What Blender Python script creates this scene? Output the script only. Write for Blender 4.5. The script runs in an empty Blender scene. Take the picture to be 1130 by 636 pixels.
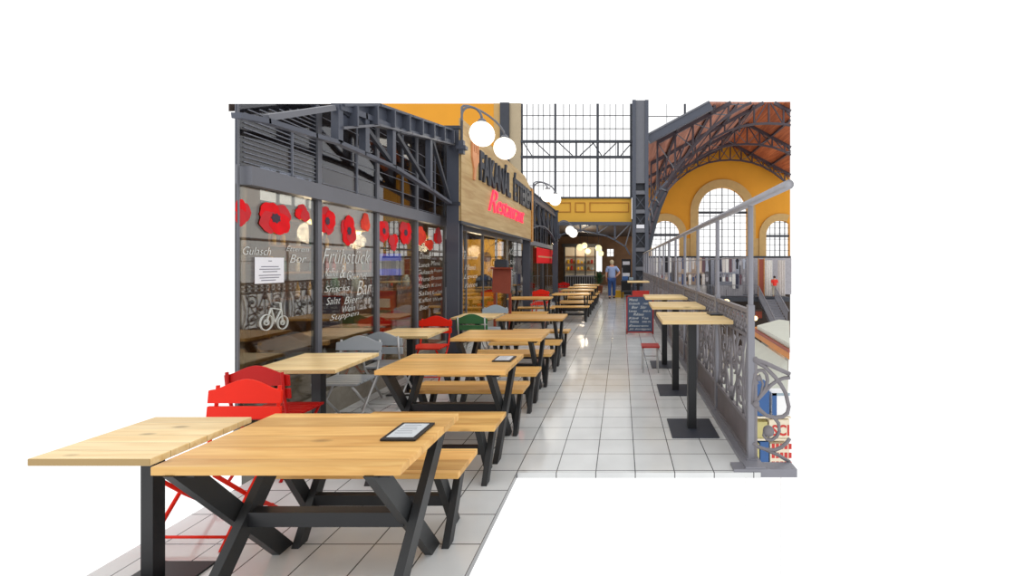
import bpy, bmesh, math, random
from mathutils import Vector, Matrix
random.seed(7)
PI = math.pi
col = bpy.context.scene.collection
F, CX, CY, H = 492.0, 685.5, 291.7, 1.585

def P(px, py, Y):
    """design helper: where the sight line of a photo pixel meets depth Y"""
    return Vector(((px - CX) * Y / F, Y, H - (py - CY) * Y / F))

def PX(px, py, X):
    """the same, meeting the vertical plane x = X"""
    Y = F * X / (px - CX)
    return Vector((X, Y, H - (py - CY) * Y / F))

# ------------------------------------------------------------------ mesh builder
class MB:
    def __init__(s): s.v = []; s.f = []
    def add(s, vs, fs):
        n = len(s.v); s.v += [Vector(a) for a in vs]; s.f += [[i + n for i in f] for f in fs]; return s
    def box(s, x0, x1, y0, y1, z0, z1):
        return s.add([(x0,y0,z0),(x1,y0,z0),(x1,y1,z0),(x0,y1,z0),(x0,y0,z1),(x1,y0,z1),(x1,y1,z1),(x0,y1,z1)],
                     [(3,2,1,0),(4,5,6,7),(0,1,5,4),(1,2,6,5),(2,3,7,6),(3,0,4,7)])
    def bar(s, a, b, w, h, up=(0,0,1)):
        a = Vector(a); b = Vector(b); d = (b - a).normalized(); up = Vector(up)
        if abs(d.dot(up)) > .98: up = Vector((0,1,0)) if abs(d.y) < .9 else Vector((1,0,0))
        r = d.cross(up).normalized(); u = r.cross(d)
        vs = []
        for p in (a, b):
            for i, j in ((-1,-1),(1,-1),(1,1),(-1,1)): vs.append(p + r*(i*w/2) + u*(j*h/2))
        return s.add(vs, [(0,1,2,3),(7,6,5,4),(0,4,5,1),(1,5,6,2),(2,6,7,3),(3,7,4,0)])
    def path(s, pts, w, h, up=(0,0,1)):
        for a, b in zip(pts[:-1], pts[1:]):
            a = Vector(a); b = Vector(b); e = (b - a).normalized() * min(w, h) * .25
            s.bar(a - e, b + e, w, h, up)
        return s
    def tube(s, pts, r, n=8, r2=None, close=True):
        pts = [Vector(p) for p in pts]; m = len(pts); vs = []; fs = []
        prev = None
        for i, p in enumerate(pts):
            d = (pts[min(i+1, m-1)] - pts[max(i-1, 0)]).normalized()
            if prev is None:
                prev = d.orthogonal().normalized()
            u = (prev - d * prev.dot(d)).normalized(); prev = u; w = d.cross(u)
            rr = r if r2 is None else r + (r2 - r) * i / max(1, m - 1)
            for k in range(n):
                a = 2*PI*k/n; vs.append(p + u*(math.cos(a)*rr) + w*(math.sin(a)*rr))
        for i in range(m-1):
            for k in range(n):
                fs.append((i*n+k, i*n+(k+1)%n, (i+1)*n+(k+1)%n, (i+1)*n+k))
        if close:
            fs.append(tuple(range(n-1, -1, -1))); fs.append(tuple((m-1)*n + k for k in range(n)))
        return s.add(vs, fs)
    def lathe(s, prof, c=(0,0,0), n=16):
        c = Vector(c); vs = []; fs = []; m = len(prof)
        for r, z in prof:
            for k in range(n):
                a = 2*PI*k/n; vs.append(c + Vector((r*math.cos(a), r*math.sin(a), z)))
        for i in range(m-1):
            for k in range(n): fs.append((i*n+k, i*n+(k+1)%n, (i+1)*n+(k+1)%n, (i+1)*n+k))
        fs.append(tuple(range(n-1, -1, -1))); fs.append(tuple((m-1)*n+k for k in range(n)))
        return s.add(vs, fs)
    def sphere(s, c, r, n=20, m=12, sc=(1,1,1)):
        prof = []; c = Vector(c); vs = []; fs = []
        for i in range(m+1):
            t = PI * i / m
            for k in range(n):
                a = 2*PI*k/n
                vs.append(c + Vector((r*sc[0]*math.sin(t)*math.cos(a), r*sc[1]*math.sin(t)*math.sin(a), -r*sc[2]*math.cos(t))))
        for i in range(m):
            for k in range(n): fs.append((i*n+k, i*n+(k+1)%n, (i+1)*n+(k+1)%n, (i+1)*n+k))
        return s.add(vs, fs)
    def prism(s, poly, d):
        """poly: 3-D points of a face, d: extrusion vector"""
        n = len(poly); d = Vector(d); poly = [Vector(p) for p in poly]
        vs = poly + [p + d for p in poly]
        fs = [tuple(range(n-1,-1,-1)), tuple(range(n, 2*n))] + [(i, (i+1)%n, n+(i+1)%n, n+i) for i in range(n)]
        return s.add(vs, fs)
    def mesh(s, name, smooth=False, off=(0,0,0)):
        me = bpy.data.meshes.new(name); o = Vector(off)
        me.from_pydata([tuple(v - o) for v in s.v], [], s.f)
        bm = bmesh.new(); bm.from_mesh(me); bmesh.ops.remove_doubles(bm, verts=bm.verts, dist=1e-5)
        bmesh.ops.recalc_face_normals(bm, faces=bm.faces); bm.to_mesh(me); bm.free()
        if smooth:
            for p in me.polygons: p.use_smooth = True
        return me

def link(name, me, m, parent=None, bevel=0):
    o = bpy.data.objects.new(name, me); col.objects.link(o)
    if m is not None and not me.materials: me.materials.append(m)
    if parent is not None: o.parent = parent
    if bevel:
        b = o.modifiers.new('bevel', 'BEVEL'); b.width = bevel; b.segments = 2; b.limit_method = 'ANGLE'
    return o
def tag(o, label, cat, group=None):
    o['label'] = label; o['category'] = cat
    if group: o['group'] = group
    return o
def empty(name, loc, label=None, cat=None, group=None, rz=0):
    o = bpy.data.objects.new(name, None); col.objects.link(o); o.location = loc; o.rotation_euler = (0,0,rz)
    o.empty_display_size = .1
    if label: tag(o, label, cat, group)
    return o
def part(name, mb, m, root, world=True, smooth=False, bevel=0, label=None):
    """a child mesh; mb in world coordinates (world=True, unrotated root) or in the root's own"""
    off = Vector((0,0,0))
    if world:
        r = root
        while r is not None: off += r.location; r = r.parent
    o = link(name, mb.mesh(name, smooth, off), m, root, bevel)
    if label: o['label'] = label
    return o
def struct(name, mb, m, smooth=False, bevel=0):
    o = link(name, mb.mesh(name, smooth), m, None, bevel); o['kind'] = 'structure'; return o
def single(name, mb, m, label, cat, group=None, smooth=False, bevel=0):
    """a thing that is one mesh, its origin at its base"""
    n = len(mb.v); c = sum(mb.v, Vector((0,0,0))) / n; c.z = min(v.z for v in mb.v)
    o = link(name, mb.mesh(name, smooth, c), m, None, bevel); o.location = c
    return tag(o, label, cat, group)
def copy_tree(o, parent=None):
    c = o.copy(); col.objects.link(c)
    if parent is not None: c.parent = parent
    for ch in list(o.children): copy_tree(ch, c)
    return c

# ------------------------------------------------------------------ materials
def newmat(name):
    m = bpy.data.materials.new(name); m.use_nodes = True
    nt = m.node_tree; b = nt.nodes['Principled BSDF']; return m, nt, b
def rgb(r, g, b):
    f = lambda c: ((c/255+.055)/1.055)**2.4 if c > 10 else c/255/12.92
    return (f(r), f(g), f(b), 1)
def mat(name, c, rough=.5, metal=0, var=.12, scale=8, spec=.5, bump=0):
    m, nt, b = newmat(name); N = nt.nodes; L = nt.links
    tc = N.new('ShaderNodeTexCoord'); no = N.new('ShaderNodeTexNoise'); no.inputs['Scale'].default_value = scale
    no.inputs['Detail'].default_value = 4
    L.new(tc.outputs['Object'], no.inputs['Vector'])
    mx = N.new('ShaderNodeMix'); mx.data_type = 'RGBA'
    c = rgb(*c)
    mx.inputs[6].default_value = tuple(x*(1-var) for x in c[:3]) + (1,)
    mx.inputs[7].default_value = tuple(min(1, x*(1+var)) for x in c[:3]) + (1,)
    L.new(no.outputs['Fac'], mx.inputs[0]); L.new(mx.outputs[2], b.inputs['Base Color'])
    b.inputs['Roughness'].default_value = rough; b.inputs['Metallic'].default_value = metal
    b.inputs['Specular IOR Level'].default_value = spec
    if bump:
        bp = N.new('ShaderNodeBump'); bp.inputs['Strength'].default_value = bump
        L.new(no.outputs['Fac'], bp.inputs['Height']); L.new(bp.outputs['Normal'], b.inputs['Normal'])
    return m
def emis(name, c, s):
    m, nt, b = newmat(name); c = rgb(*c)
    b.inputs['Base Color'].default_value = c; b.inputs['Emission Color'].default_value = c
    b.inputs['Emission Strength'].default_value = s; return m
def glass(name, refl=.12, tint=(255,255,255)):
    m, nt, b = newmat(name); N = nt.nodes; L = nt.links; N.remove(b)
    t = N.new('ShaderNodeBsdfTransparent'); t.inputs[0].default_value = rgb(*tint)
    g = N.new('ShaderNodeBsdfGlossy'); g.inputs['Roughness'].default_value = .01
    x = N.new('ShaderNodeMixShader'); fr = N.new('ShaderNodeFresnel'); fr.inputs[0].default_value = 1.45
    mu = N.new('ShaderNodeMath'); mu.operation = 'MULTIPLY'; mu.inputs[1].default_value = refl*10; mu.use_clamp = True
    mn = N.new('ShaderNodeMath'); mn.operation = 'MINIMUM'; mn.inputs[1].default_value = refl*1.5
    L.new(fr.outputs[0], mu.inputs[0]); L.new(mu.outputs[0], mn.inputs[0]); L.new(mn.outputs[0], x.inputs[0])
    L.new(t.outputs[0], x.inputs[1]); L.new(g.outputs[0], x.inputs[2])
    L.new(x.outputs[0], N['Material Output'].inputs[0]); return m
def wood(name, c1, c2, axis='X', plank=.14, rough=.4, gscale=5, knots=True):
    """boards running along one axis: grain streaks, board-to-board tone, dark seams, knots"""
    m, nt, b = newmat(name); N = nt.nodes; L = nt.links
    tc = N.new('ShaderNodeTexCoord'); oi = N.new('ShaderNodeObjectInfo')
    ad = N.new('ShaderNodeVectorMath'); ad.operation = 'MULTIPLY_ADD'
    ad.inputs[1].default_value = (1,1,1)
    sp = N.new('ShaderNodeSeparateXYZ'); L.new(tc.outputs['Object'], sp.inputs[0])
    across = {'X':'Y','Y':'X','Z':'Y'}[axis]
    dv = N.new('ShaderNodeMath'); dv.operation = 'DIVIDE'; dv.inputs[1].default_value = plank
    L.new(sp.outputs[across], dv.inputs[0])
    fl = N.new('ShaderNodeMath'); fl.operation = 'FLOOR'; L.new(dv.outputs[0], fl.inputs[0])
    fr = N.new('ShaderNodeMath'); fr.operation = 'FRACT'; L.new(dv.outputs[0], fr.inputs[0])
    av = N.new('ShaderNodeMath'); av.operation = 'ADD'; L.new(fl.outputs[0], av.inputs[0]); L.new(oi.outputs['Random'], av.inputs[1])
    wn = N.new('ShaderNodeTexWhiteNoise'); wn.noise_dimensions = '1D'; L.new(av.outputs[0], wn.inputs['W'])
    cb = N.new('ShaderNodeCombineXYZ'); L.new(av.outputs[0], cb.inputs[0]); L.new(av.outputs[0], cb.inputs[1])
    sc7 = N.new('ShaderNodeVectorMath'); sc7.operation = 'SCALE'; sc7.inputs['Scale'].default_value = 3.7; L.new(cb.outputs[0], sc7.inputs[0])
    L.new(tc.outputs['Object'], ad.inputs[0]); L.new(sc7.outputs[0], ad.inputs[2])
    mp = N.new('ShaderNodeMapping'); L.new(ad.outputs[0], mp.inputs[0])
    s = {'X':(.5,6,6),'Y':(6,.5,6),'Z':(6,6,.5)}[axis]; mp.inputs['Scale'].default_value = tuple(a*gscale/3 for a in s)
    no = N.new('ShaderNodeTexNoise'); no.inputs['Scale'].default_value = 2.2; no.inputs['Detail'].default_value = 6; no.inputs['Distortion'].default_value = .6
    L.new(mp.outputs[0], no.inputs['Vector'])
    mx = N.new('ShaderNodeMix'); mx.data_type = 'RGBA'; mx.inputs[6].default_value = rgb(*c2); mx.inputs[7].default_value = rgb(*c1)
    rp = N.new('ShaderNodeMapRange'); rp.inputs[1].default_value = .3; rp.inputs[2].default_value = .68; L.new(no.outputs['Fac'], rp.inputs[0])
    L.new(rp.outputs[0], mx.inputs[0])
    hv = N.new('ShaderNodeHueSaturation'); L.new(mx.outputs[2], hv.inputs['Color'])
    mr = N.new('ShaderNodeMapRange'); mr.inputs[3].default_value = .8; mr.inputs[4].default_value = 1.14; L.new(wn.outputs['Value'], mr.inputs[0])
    L.new(mr.outputs[0], hv.inputs['Value'])
    lt = N.new('ShaderNodeMath'); lt.operation = 'LESS_THAN'; lt.inputs[1].default_value = .022; L.new(fr.outputs[0], lt.inputs[0])
    m2 = N.new('ShaderNodeMix'); m2.data_type = 'RGBA'; L.new(lt.outputs[0], m2.inputs[0]); L.new(hv.outputs[0], m2.inputs[6])
    m2.inputs[7].default_value = tuple(x*.55 for x in rgb(*c2)[:3]) + (1,)
    out = m2.outputs[2]
    if knots:
        vo = N.new('ShaderNodeTexVoronoi'); mpk = N.new('ShaderNodeMapping'); L.new(ad.outputs[0], mpk.inputs[0])
        mpk.inputs['Scale'].default_value = {'X':(2,5,5),'Y':(5,2,5),'Z':(5,5,2)}[axis]
        L.new(mpk.outputs[0], vo.inputs['Vector']); vo.inputs['Scale'].default_value = 1.0
        kr = N.new('ShaderNodeMapRange'); kr.inputs[1].default_value = .05; kr.inputs[2].default_value = .14; kr.inputs[3].default_value = .75; kr.inputs[4].default_value = 0
        L.new(vo.outputs['Distance'], kr.inputs[0])
        m3 = N.new('ShaderNodeMix'); m3.data_type = 'RGBA'; L.new(kr.outputs[0], m3.inputs[0]); L.new(out, m3.inputs[6])
        m3.inputs[7].default_value = tuple(x*.4 for x in rgb(*c2)[:3]) + (1,); out = m3.outputs[2]
    L.new(out, b.inputs['Base Color']); b.inputs['Roughness'].default_value = rough
    b.inputs['Specular IOR Level'].default_value = .35
    return m
def tiles(name):
    m, nt, b = newmat(name); N = nt.nodes; L = nt.links
    tc = N.new('ShaderNodeTexCoord'); mp = N.new('ShaderNodeMapping'); L.new(tc.outputs['Object'], mp.inputs[0])
    mp.inputs['Location'].default_value = (-.107, -.123, 0)
    br = N.new('ShaderNodeTexBrick'); br.offset = 0; br.squash = 1
    br.inputs['Scale'].default_value = 1; br.inputs['Brick Width'].default_value = .3; br.inputs['Row Height'].default_value = .3
    br.inputs['Mortar Size'].default_value = .0042; br.inputs['Mortar Smooth'].default_value = .1
    br.inputs['Color1'].default_value = rgb(226,228,228); br.inputs['Color2'].default_value = rgb(220,222,222); br.inputs['Mortar'].default_value = rgb(92,92,94)
    L.new(mp.outputs[0], br.inputs['Vector'])
    no = N.new('ShaderNodeTexNoise'); no.inputs['Scale'].default_value = 2.5; no.inputs['Detail'].default_value = 5; L.new(tc.outputs['Object'], no.inputs['Vector'])
    mx = N.new('ShaderNodeMix'); mx.data_type = 'RGBA'; mx.blend_type = 'MULTIPLY'
    r = N.new('ShaderNodeMapRange'); r.inputs[1].default_value = .3; r.inputs[2].default_value = .7; r.inputs[3].default_value = .86; r.inputs[4].default_value = 1
    L.new(no.outputs['Fac'], r.inputs[0]); mx.inputs[0].default_value = 1
    L.new(br.outputs['Color'], mx.inputs[6]); L.new(r.outputs[0], mx.inputs[7]); L.new(mx.outputs[2], b.inputs['Base Color'])
    r2 = N.new('ShaderNodeMapRange'); r2.inputs[3].default_value = .06; r2.inputs[4].default_value = .2; L.new(no.outputs['Fac'], r2.inputs[0])
    L.new(r2.outputs[0], b.inputs['Roughness'])
    b.inputs['Specular IOR Level'].default_value = .85
    bp = N.new('ShaderNodeBump'); bp.inputs['Strength'].default_value = .3; bp.inputs['Distance'].default_value = .004; bp.invert = True
    L.new(br.outputs['Fac'], bp.inputs['Height']); L.new(bp.outputs['Normal'], b.inputs['Normal'])
    return m

M = dict(
    floor=tiles('floor tiles'),
    pine=wood('pine boards', (232,188,116), (206,150,78), 'X', .13),
    pine2=wood('pale pine boards', (242,216,164), (222,186,124), 'X', .12),
    edge=wood('pine edge', (214,158,84), (170,108,44), 'X', .5, knots=False),
    sign=wood('sign timber', (216,188,136), (186,150,98), 'Y', .52, gscale=3, knots=False),
    iron=mat('painted iron', (74,79,92), .45, .0, .15, 5),
    irondk=mat('dark painted iron', (52,56,66), .5, 0, .15, 5),
    frame=mat('grey aluminium', (104,106,114), .4, .1, .1, 4),
    black=mat('black steel', (30,31,34), .4, .2, .2, 6),
    legside=mat('black table steel', (38,40,42), .45, .1, .2, 6),
    rail=mat('grey railing paint', (132,132,140), .4, .1, .12, 10),
    scroll=mat('wrought iron paint', (124,120,124), .5, .1, .2, 20),
    tube=mat('galvanised tube', (158,158,164), .35, .4, .1, 12),
    yellow=mat('ochre plaster', (222,152,36), .75, 0, .1, .8),
    yellow2=mat('parapet ochre', (224,172,62), .7, 0, .08, .8),
    yellowline=mat('parapet moulding', (178,118,34), .7, 0, .1, 2),
    stone=mat('stone surround', (194,160,104), .8, 0, .15, 3),
    beige=mat('beige reveal', (182,166,138), .8, 0, .1, 2),
    roofred=wood('red roof boards', (186,128,106), (146,90,74), 'Y', .35, .7, 1.5, knots=False),
    rooforange=wood('orange roof boards', (200,114,70), (158,80,50), 'Y', .35, .7, 1.5, knots=False),
    truss=mat('truss iron', (70,60,68), .5, 0, .25, 4),
    red=mat('red chair paint', (234,36,8), .5, 0, .1, 6, .25),
    redshade=mat('shaded red chair paint', (184,16,12), .5, 0, .1, 6, .25),  # red chair paint with shade put into the colour
    greych=mat('grey chair paint', (158,164,170), .4, 0, .08, 6),
    bluech=mat('pale blue chair paint', (176,192,204), .4, 0, .08, 6),
    green=mat('green chair paint', (52,110,66), .4, 0, .12, 6),
    chairleg=mat('chair leg metal', (186,186,186), .3, .5, .1, 9),
    white=mat('white paint', (238,238,238), .6, 0, .03, 5),
    paper=mat('paper', (236,238,246), .8, 0, .02, 5),
    ink=mat('grey ink', (120,122,136), .8, 0, .05, 5),
    screen=mat('menu sheet', (206,212,216), .35, 0, .06, 12),
    chalk=mat('chalk white', (212,216,214), .9, 0, .1, 20),
    chalkb=mat('chalkboard', (76,92,118), .7, 0, .3, 5),
    redframe=mat('red frame', (168,46,42), .5, 0, .15, 8),
    poppy=mat('poppy red', (228,20,30), .7, 0, .2, 12, .2),
    poppyo=mat('poppy orange red', (236,62,26), .6, 0, .15, 12),
    poppy2=mat('poppy deep red', (200,18,32), .6, 0, .2, 12),
    poppyo2=mat('poppy orange deep', (222,50,22), .6, 0, .15, 12),
    poppyc=mat('poppy heart', (66,46,62), .7, 0, .3, 30),
    letter=mat('dark letters', (44,50,62), .5, 0, .15, 8),
    neon=emis('red script', (255,62,92), .75),
    fork=mat('pale wood fork', (206,142,98), .5, 0, .15, 8),
    lectern=mat('red brown wood', (142,58,34), .5, 0, .2, 6),
    globe=emis('lit globe', (255,250,238), 1.6),
    globey=emis('lit warm globe', (255,240,185), .95),
    bulb=emis('warm bulb', (255,220,150), 3),
    glass=glass('shop glass', .24, (222,220,212)),
    glassup=glass('upper glass', .16, (170,174,184)),
    clear=glass('hall window glass', .015, (255,255,255)),
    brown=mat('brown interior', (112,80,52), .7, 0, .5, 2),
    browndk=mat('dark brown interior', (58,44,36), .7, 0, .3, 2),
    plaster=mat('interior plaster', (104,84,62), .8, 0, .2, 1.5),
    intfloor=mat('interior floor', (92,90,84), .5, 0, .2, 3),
    woodi=wood('counter wood', (168,120,70), (120,78,40), 'Y', .2, .5),
    bluesign=emis('blue light box', (70,90,235), .8),
    oven=mat('oven yellow', (236,178,40), .6, 0, .1, 3),
    slat=mat('blind slat', (120,124,136), .5, 0, .1, 5),
    plinth=mat('plinth stone', (148,142,130), .7, 0, .3, 14),
    hallfloor=mat('hall ground', (176,172,160), .6, 0, .15, 1),
    canopy=mat('pale canopy', (204,206,194), .7, 0, .08, 2),
    fascia=mat('orange fascia', (206,128,44), .5, 0, .2, 2),
    skin=mat('skin', (206,150,122), .6, 0, .06, 10),
    shirt=mat('pale blue shirt', (146,164,204), .8, 0, .1, 8),
    jeans=mat('blue jeans', (44,74,128), .85, 0, .15, 10),
    hair=mat('fair hair', (190,172,140), .8, 0, .2, 20),
    hairdk=mat('dark hair', (52,38,30), .8, 0, .2, 20),
    shoe=mat('dark shoes', (34,32,34), .6, 0, .1, 10),
    redshirt=mat('red shirt', (226,54,42), .8, 0, .1, 8),
    khaki=mat('pale trousers', (176,168,150), .8, 0, .1, 8),
    leaf=mat('leaf', (48,84,44), .6, 0, .4, 14),
    pot=mat('clay pot', (140,78,50), .8, 0, .15, 8),
    yellowp=mat('yellow plastic', (226,176,36), .5, 0, .1, 8),
    bluebox=mat('blue carton', (52,92,146), .6, 0, .1, 8),
    olive=mat('olive carton', (188,178,120), .6, 0, .1, 8),
    kick=mat('kick plate paint', (112,104,106), .55, .1, .25, 6),
    creambox=mat('cream carton', (226,214,190), .7, 0, .08, 8),
    redbox=mat('red carton', (196,52,44), .6, 0, .1, 8),
    pale=mat('pale building', (240,242,246), .8, 0, .05, 1),
    greyblue=mat('grey blue board', (150,166,176), .6, 0, .1, 4),
    greeni=mat('green goods', (70,112,92), .6, 0, .5, 9),
)
CLOTH = [mat('cloth %d' % i, c, .85, 0, .3, 9) for i, c in enumerate([
    (226,224,220), (58,60,78), (172,170,176), (206,184,164), (104,80,88), (170,176,190), (36,36,44), (206,200,196), (128,44,48), (70,84,120)])]

# ------------------------------------------------------------------ text
def text_mesh(s, shear=0, bold=0, depth=0):
    cu = bpy.data.curves.new('t', 'FONT'); cu.body = s; cu.shear = shear; cu.offset = bold; cu.extrude = depth
    cu.resolution_u = 3
    o = bpy.data.objects.new('t', cu); col.objects.link(o)
    dg = bpy.context.evaluated_depsgraph_get(); dg.update()
    me = bpy.data.meshes.new_from_object(o.evaluated_get(dg))
    bpy.data.objects.remove(o); bpy.data.curves.remove(cu)
    return me
def text_fit(me, origin, right, up, w, h):
    """fit a text mesh to a w x h rectangle at origin; right/up are unit vectors"""
    xs = [v.co.x for v in me.vertices]; ys = [v.co.y for v in me.vertices]
    x0, x1, y0, y1 = min(xs), max(xs), min(ys), max(ys); r = Vector(right); u = Vector(up); n = r.cross(u)
    for v in me.vertices:
        c = v.co.copy()
        v.co = Vector(origin) + r*((c.x-x0)/(x1-x0)*w) + u*((c.y-y0)/(y1-y0)*h) + n*c.z
    return me
def text_thing(name, lines, m, label, cat):
    """lines: (string, origin, w, h, shear, bold) on the plane facing +x; one mesh"""
    bm = bmesh.new()
    for s, o, w, h, sh, bo in lines:
        me = text_fit(text_mesh(s, sh, bo), o, (0,1,0), (0,0,1), w, h); bm.from_mesh(me); bpy.data.meshes.remove(me)
    c = Vector((0,0,0))
    for v in bm.verts: c += v.co
    c /= len(bm.verts); c.z = min(v.co.z for v in bm.verts)
    for v in bm.verts: v.co -= c
    me = bpy.data.meshes.new(name); bm.to_mesh(me); bm.free()
    o = link(name, me, m); o.location = c
    return tag(o, label, cat)

def holed(name, outer, holes, Y, depth, m):
    """wall in the plane y = Y with openings"""
    cu = bpy.data.curves.new('c', 'CURVE'); cu.dimensions = '2D'; cu.fill_mode = 'BOTH'; cu.extrude = depth/2
    for poly in [outer] + holes:
        sp = cu.splines.new('POLY'); sp.points.add(len(poly)-1); sp.use_cyclic_u = True
        for p, (x, z) in zip(sp.points, poly): p.co = (x, z, 0, 1)
    o = bpy.data.objects.new('c', cu); col.objects.link(o)
    dg = bpy.context.evaluated_depsgraph_get(); dg.update()
    me = bpy.data.meshes.new_from_object(o.evaluated_get(dg)); bpy.data.objects.remove(o); bpy.data.curves.remove(cu)
    for v in me.vertices:
        x, z, d = v.co; v.co = (x, Y + depth/2 + d, z)
    me.materials.clear()
    ob = link(name, me, m); ob['kind'] = 'structure'; return ob
def arch(cx, w, zb, zt, n=20, xmax=None):
    r = w; zs = zt - r
    pts = [(cx - r, zb), (cx + r, zb)] + [(cx + r*math.cos(PI*i/n), zs + r*math.sin(PI*i/n)) for i in range(n+1)]
    if xmax is not None:
        out = []
        for x, z in pts: out.append((min(x, xmax), z))
        pts = [p for i, p in enumerate(out) if i == 0 or p != out[i-1]]
    return pts

def skin_mesh(verts, edges, radii, root=0, sub=2):
    me = bpy.data.meshes.new('s'); me.from_pydata(verts, edges, [])
    o = bpy.data.objects.new('s', me); col.objects.link(o)
    o.modifiers.new('skin', 'SKIN'); sd = o.modifiers.new('sub', 'SUBSURF'); sd.levels = sub; sd.render_levels = sub
    for i, v in enumerate(me.skin_vertices[0].data):
        r = radii[i]; v.radius = r if isinstance(r, tuple) else (r, r); v.use_root = (i == root)
    dg = bpy.context.evaluated_depsgraph_get(); dg.update()
    out = bpy.data.meshes.new_from_object(o.evaluated_get(dg)); bpy.data.objects.remove(o); bpy.data.meshes.remove(me)
    for p in out.polygons: p.use_smooth = True
    return out
# ================================================================== camera, sky
sc = bpy.context.scene
cam = bpy.data.cameras.new('camera'); co = bpy.data.objects.new('camera', cam); col.objects.link(co)
co.location = (0, 0, H); co.rotation_euler = (PI/2, 0, 0)
cam.sensor_width = 36; cam.lens = F/1130*36; cam.shift_x = -(CX-565)/1130; cam.shift_y = -(318-CY)/1130
cam.clip_end = 300; sc.camera = co
w = bpy.data.worlds.new('overcast sky'); sc.world = w; w.use_nodes = True
w.node_tree.nodes['Background'].inputs[0].default_value = (1, 1, 1, 1)
w.node_tree.nodes['Background'].inputs[1].default_value = 1.2
sc.view_settings.view_transform = 'Standard'; sc.view_settings.look = 'None'
sc.view_settings.exposure = 0; sc.view_settings.gamma = 1
sc.cycles.max_bounces = 8; sc.cycles.transparent_max_bounces = 24; sc.cycles.use_denoising = True
def light(name, loc, e, c=(1,.85,.65), r=.15):
    l = bpy.data.lights.new(name, 'POINT'); l.energy = e; l.color = c; l.shadow_soft_size = r
    o = bpy.data.objects.new(name, l); col.objects.link(o); o.location = loc
GX = -3.10                                   # shop front plane
def ztop(y):
    pts = [(3.6,2.88),(5.1,3.42),(7.8,3.88),(20.2,3.88)]
    for (a,za),(b,zb) in zip(pts[:-1], pts[1:]):
        if y <= b: return za + (zb-za)*(y-a)/(b-a)
    return 3.88

# ================================================================== setting: floor, walls
struct('floor', MB().prism([(-2.72,1.82,0),(-.792,1.82,0),(-.792,3.386,0),(1.06,3.386,0),(1.06,22,0),(1.3,22,0),(1.3,34,0),(-5.4,34,0),(-5.4,20.2,0),(GX,20.2,0),(GX,3.64,0),(-2.72,3.45,0)], (0,0,-.04)), M['floor'])
struct('trim_1', MB().box(.95,1.10,3.40,20.7,.001,.035), M['rail'])                     # stone kerb under the railing
struct('trim_2', MB().box(.86,1.34,3.395,3.52,-.04,.022), M['rail'])
struct('baseboard_left', MB().box(GX-.05,-3.04,3.62,11.03,0,.25).box(GX-.05,-3.04,12.15,20.2,0,.25), M['plinth'])
struct('trim_3', MB().box(GX-.045,-3.015,3.64,20.2,2.234,2.389), M['frame'])               # shop-front header
# shop interior
def lx(y): return max(-6.6, -.8516*y - .01)
iy = [3.6,4.5,5.1,6.2,7.75,20.2]
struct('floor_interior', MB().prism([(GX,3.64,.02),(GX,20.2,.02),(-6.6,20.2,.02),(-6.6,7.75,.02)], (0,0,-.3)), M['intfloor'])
cm = MB()
for a, b in zip(iy[:-1], iy[1:]):
    za, zb = ztop(a), ztop(b)
    cm.prism([(GX-.06,a,za),(GX-.06,b,zb),(lx(b),b,zb),(min(lx(a),GX-.07),a,za)], (0,0,-.06))
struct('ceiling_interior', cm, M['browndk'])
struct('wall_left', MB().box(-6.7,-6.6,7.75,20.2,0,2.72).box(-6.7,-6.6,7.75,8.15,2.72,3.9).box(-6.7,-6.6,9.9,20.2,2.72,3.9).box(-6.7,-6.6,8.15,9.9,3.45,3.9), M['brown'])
g = struct('window_24', MB().box(-6.66,-6.64,8.15,9.9,2.72,3.45), M['clear'])  # made-up wall opening to the sky, imitating a bright window reflected in the glass
part('glazing_bars', MB().box(-6.62,-6.58,8.15,9.9,2.7,2.76).box(-6.62,-6.58,8.15,9.9,3.4,3.45).box(-6.62,-6.58,8.55,8.59,2.76,3.4).box(-6.62,-6.58,8.95,8.99,2.76,3.4).box(-6.62,-6.58,9.35,9.39,2.76,3.4), M['irondk'], g)
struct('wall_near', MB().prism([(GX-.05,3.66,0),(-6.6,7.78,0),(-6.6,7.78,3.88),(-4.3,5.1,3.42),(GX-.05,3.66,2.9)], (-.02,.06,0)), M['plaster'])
struct('wall_end', MB().box(-6.6,GX,20.15,20.25,0,3.88), M['plaster'])

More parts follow.
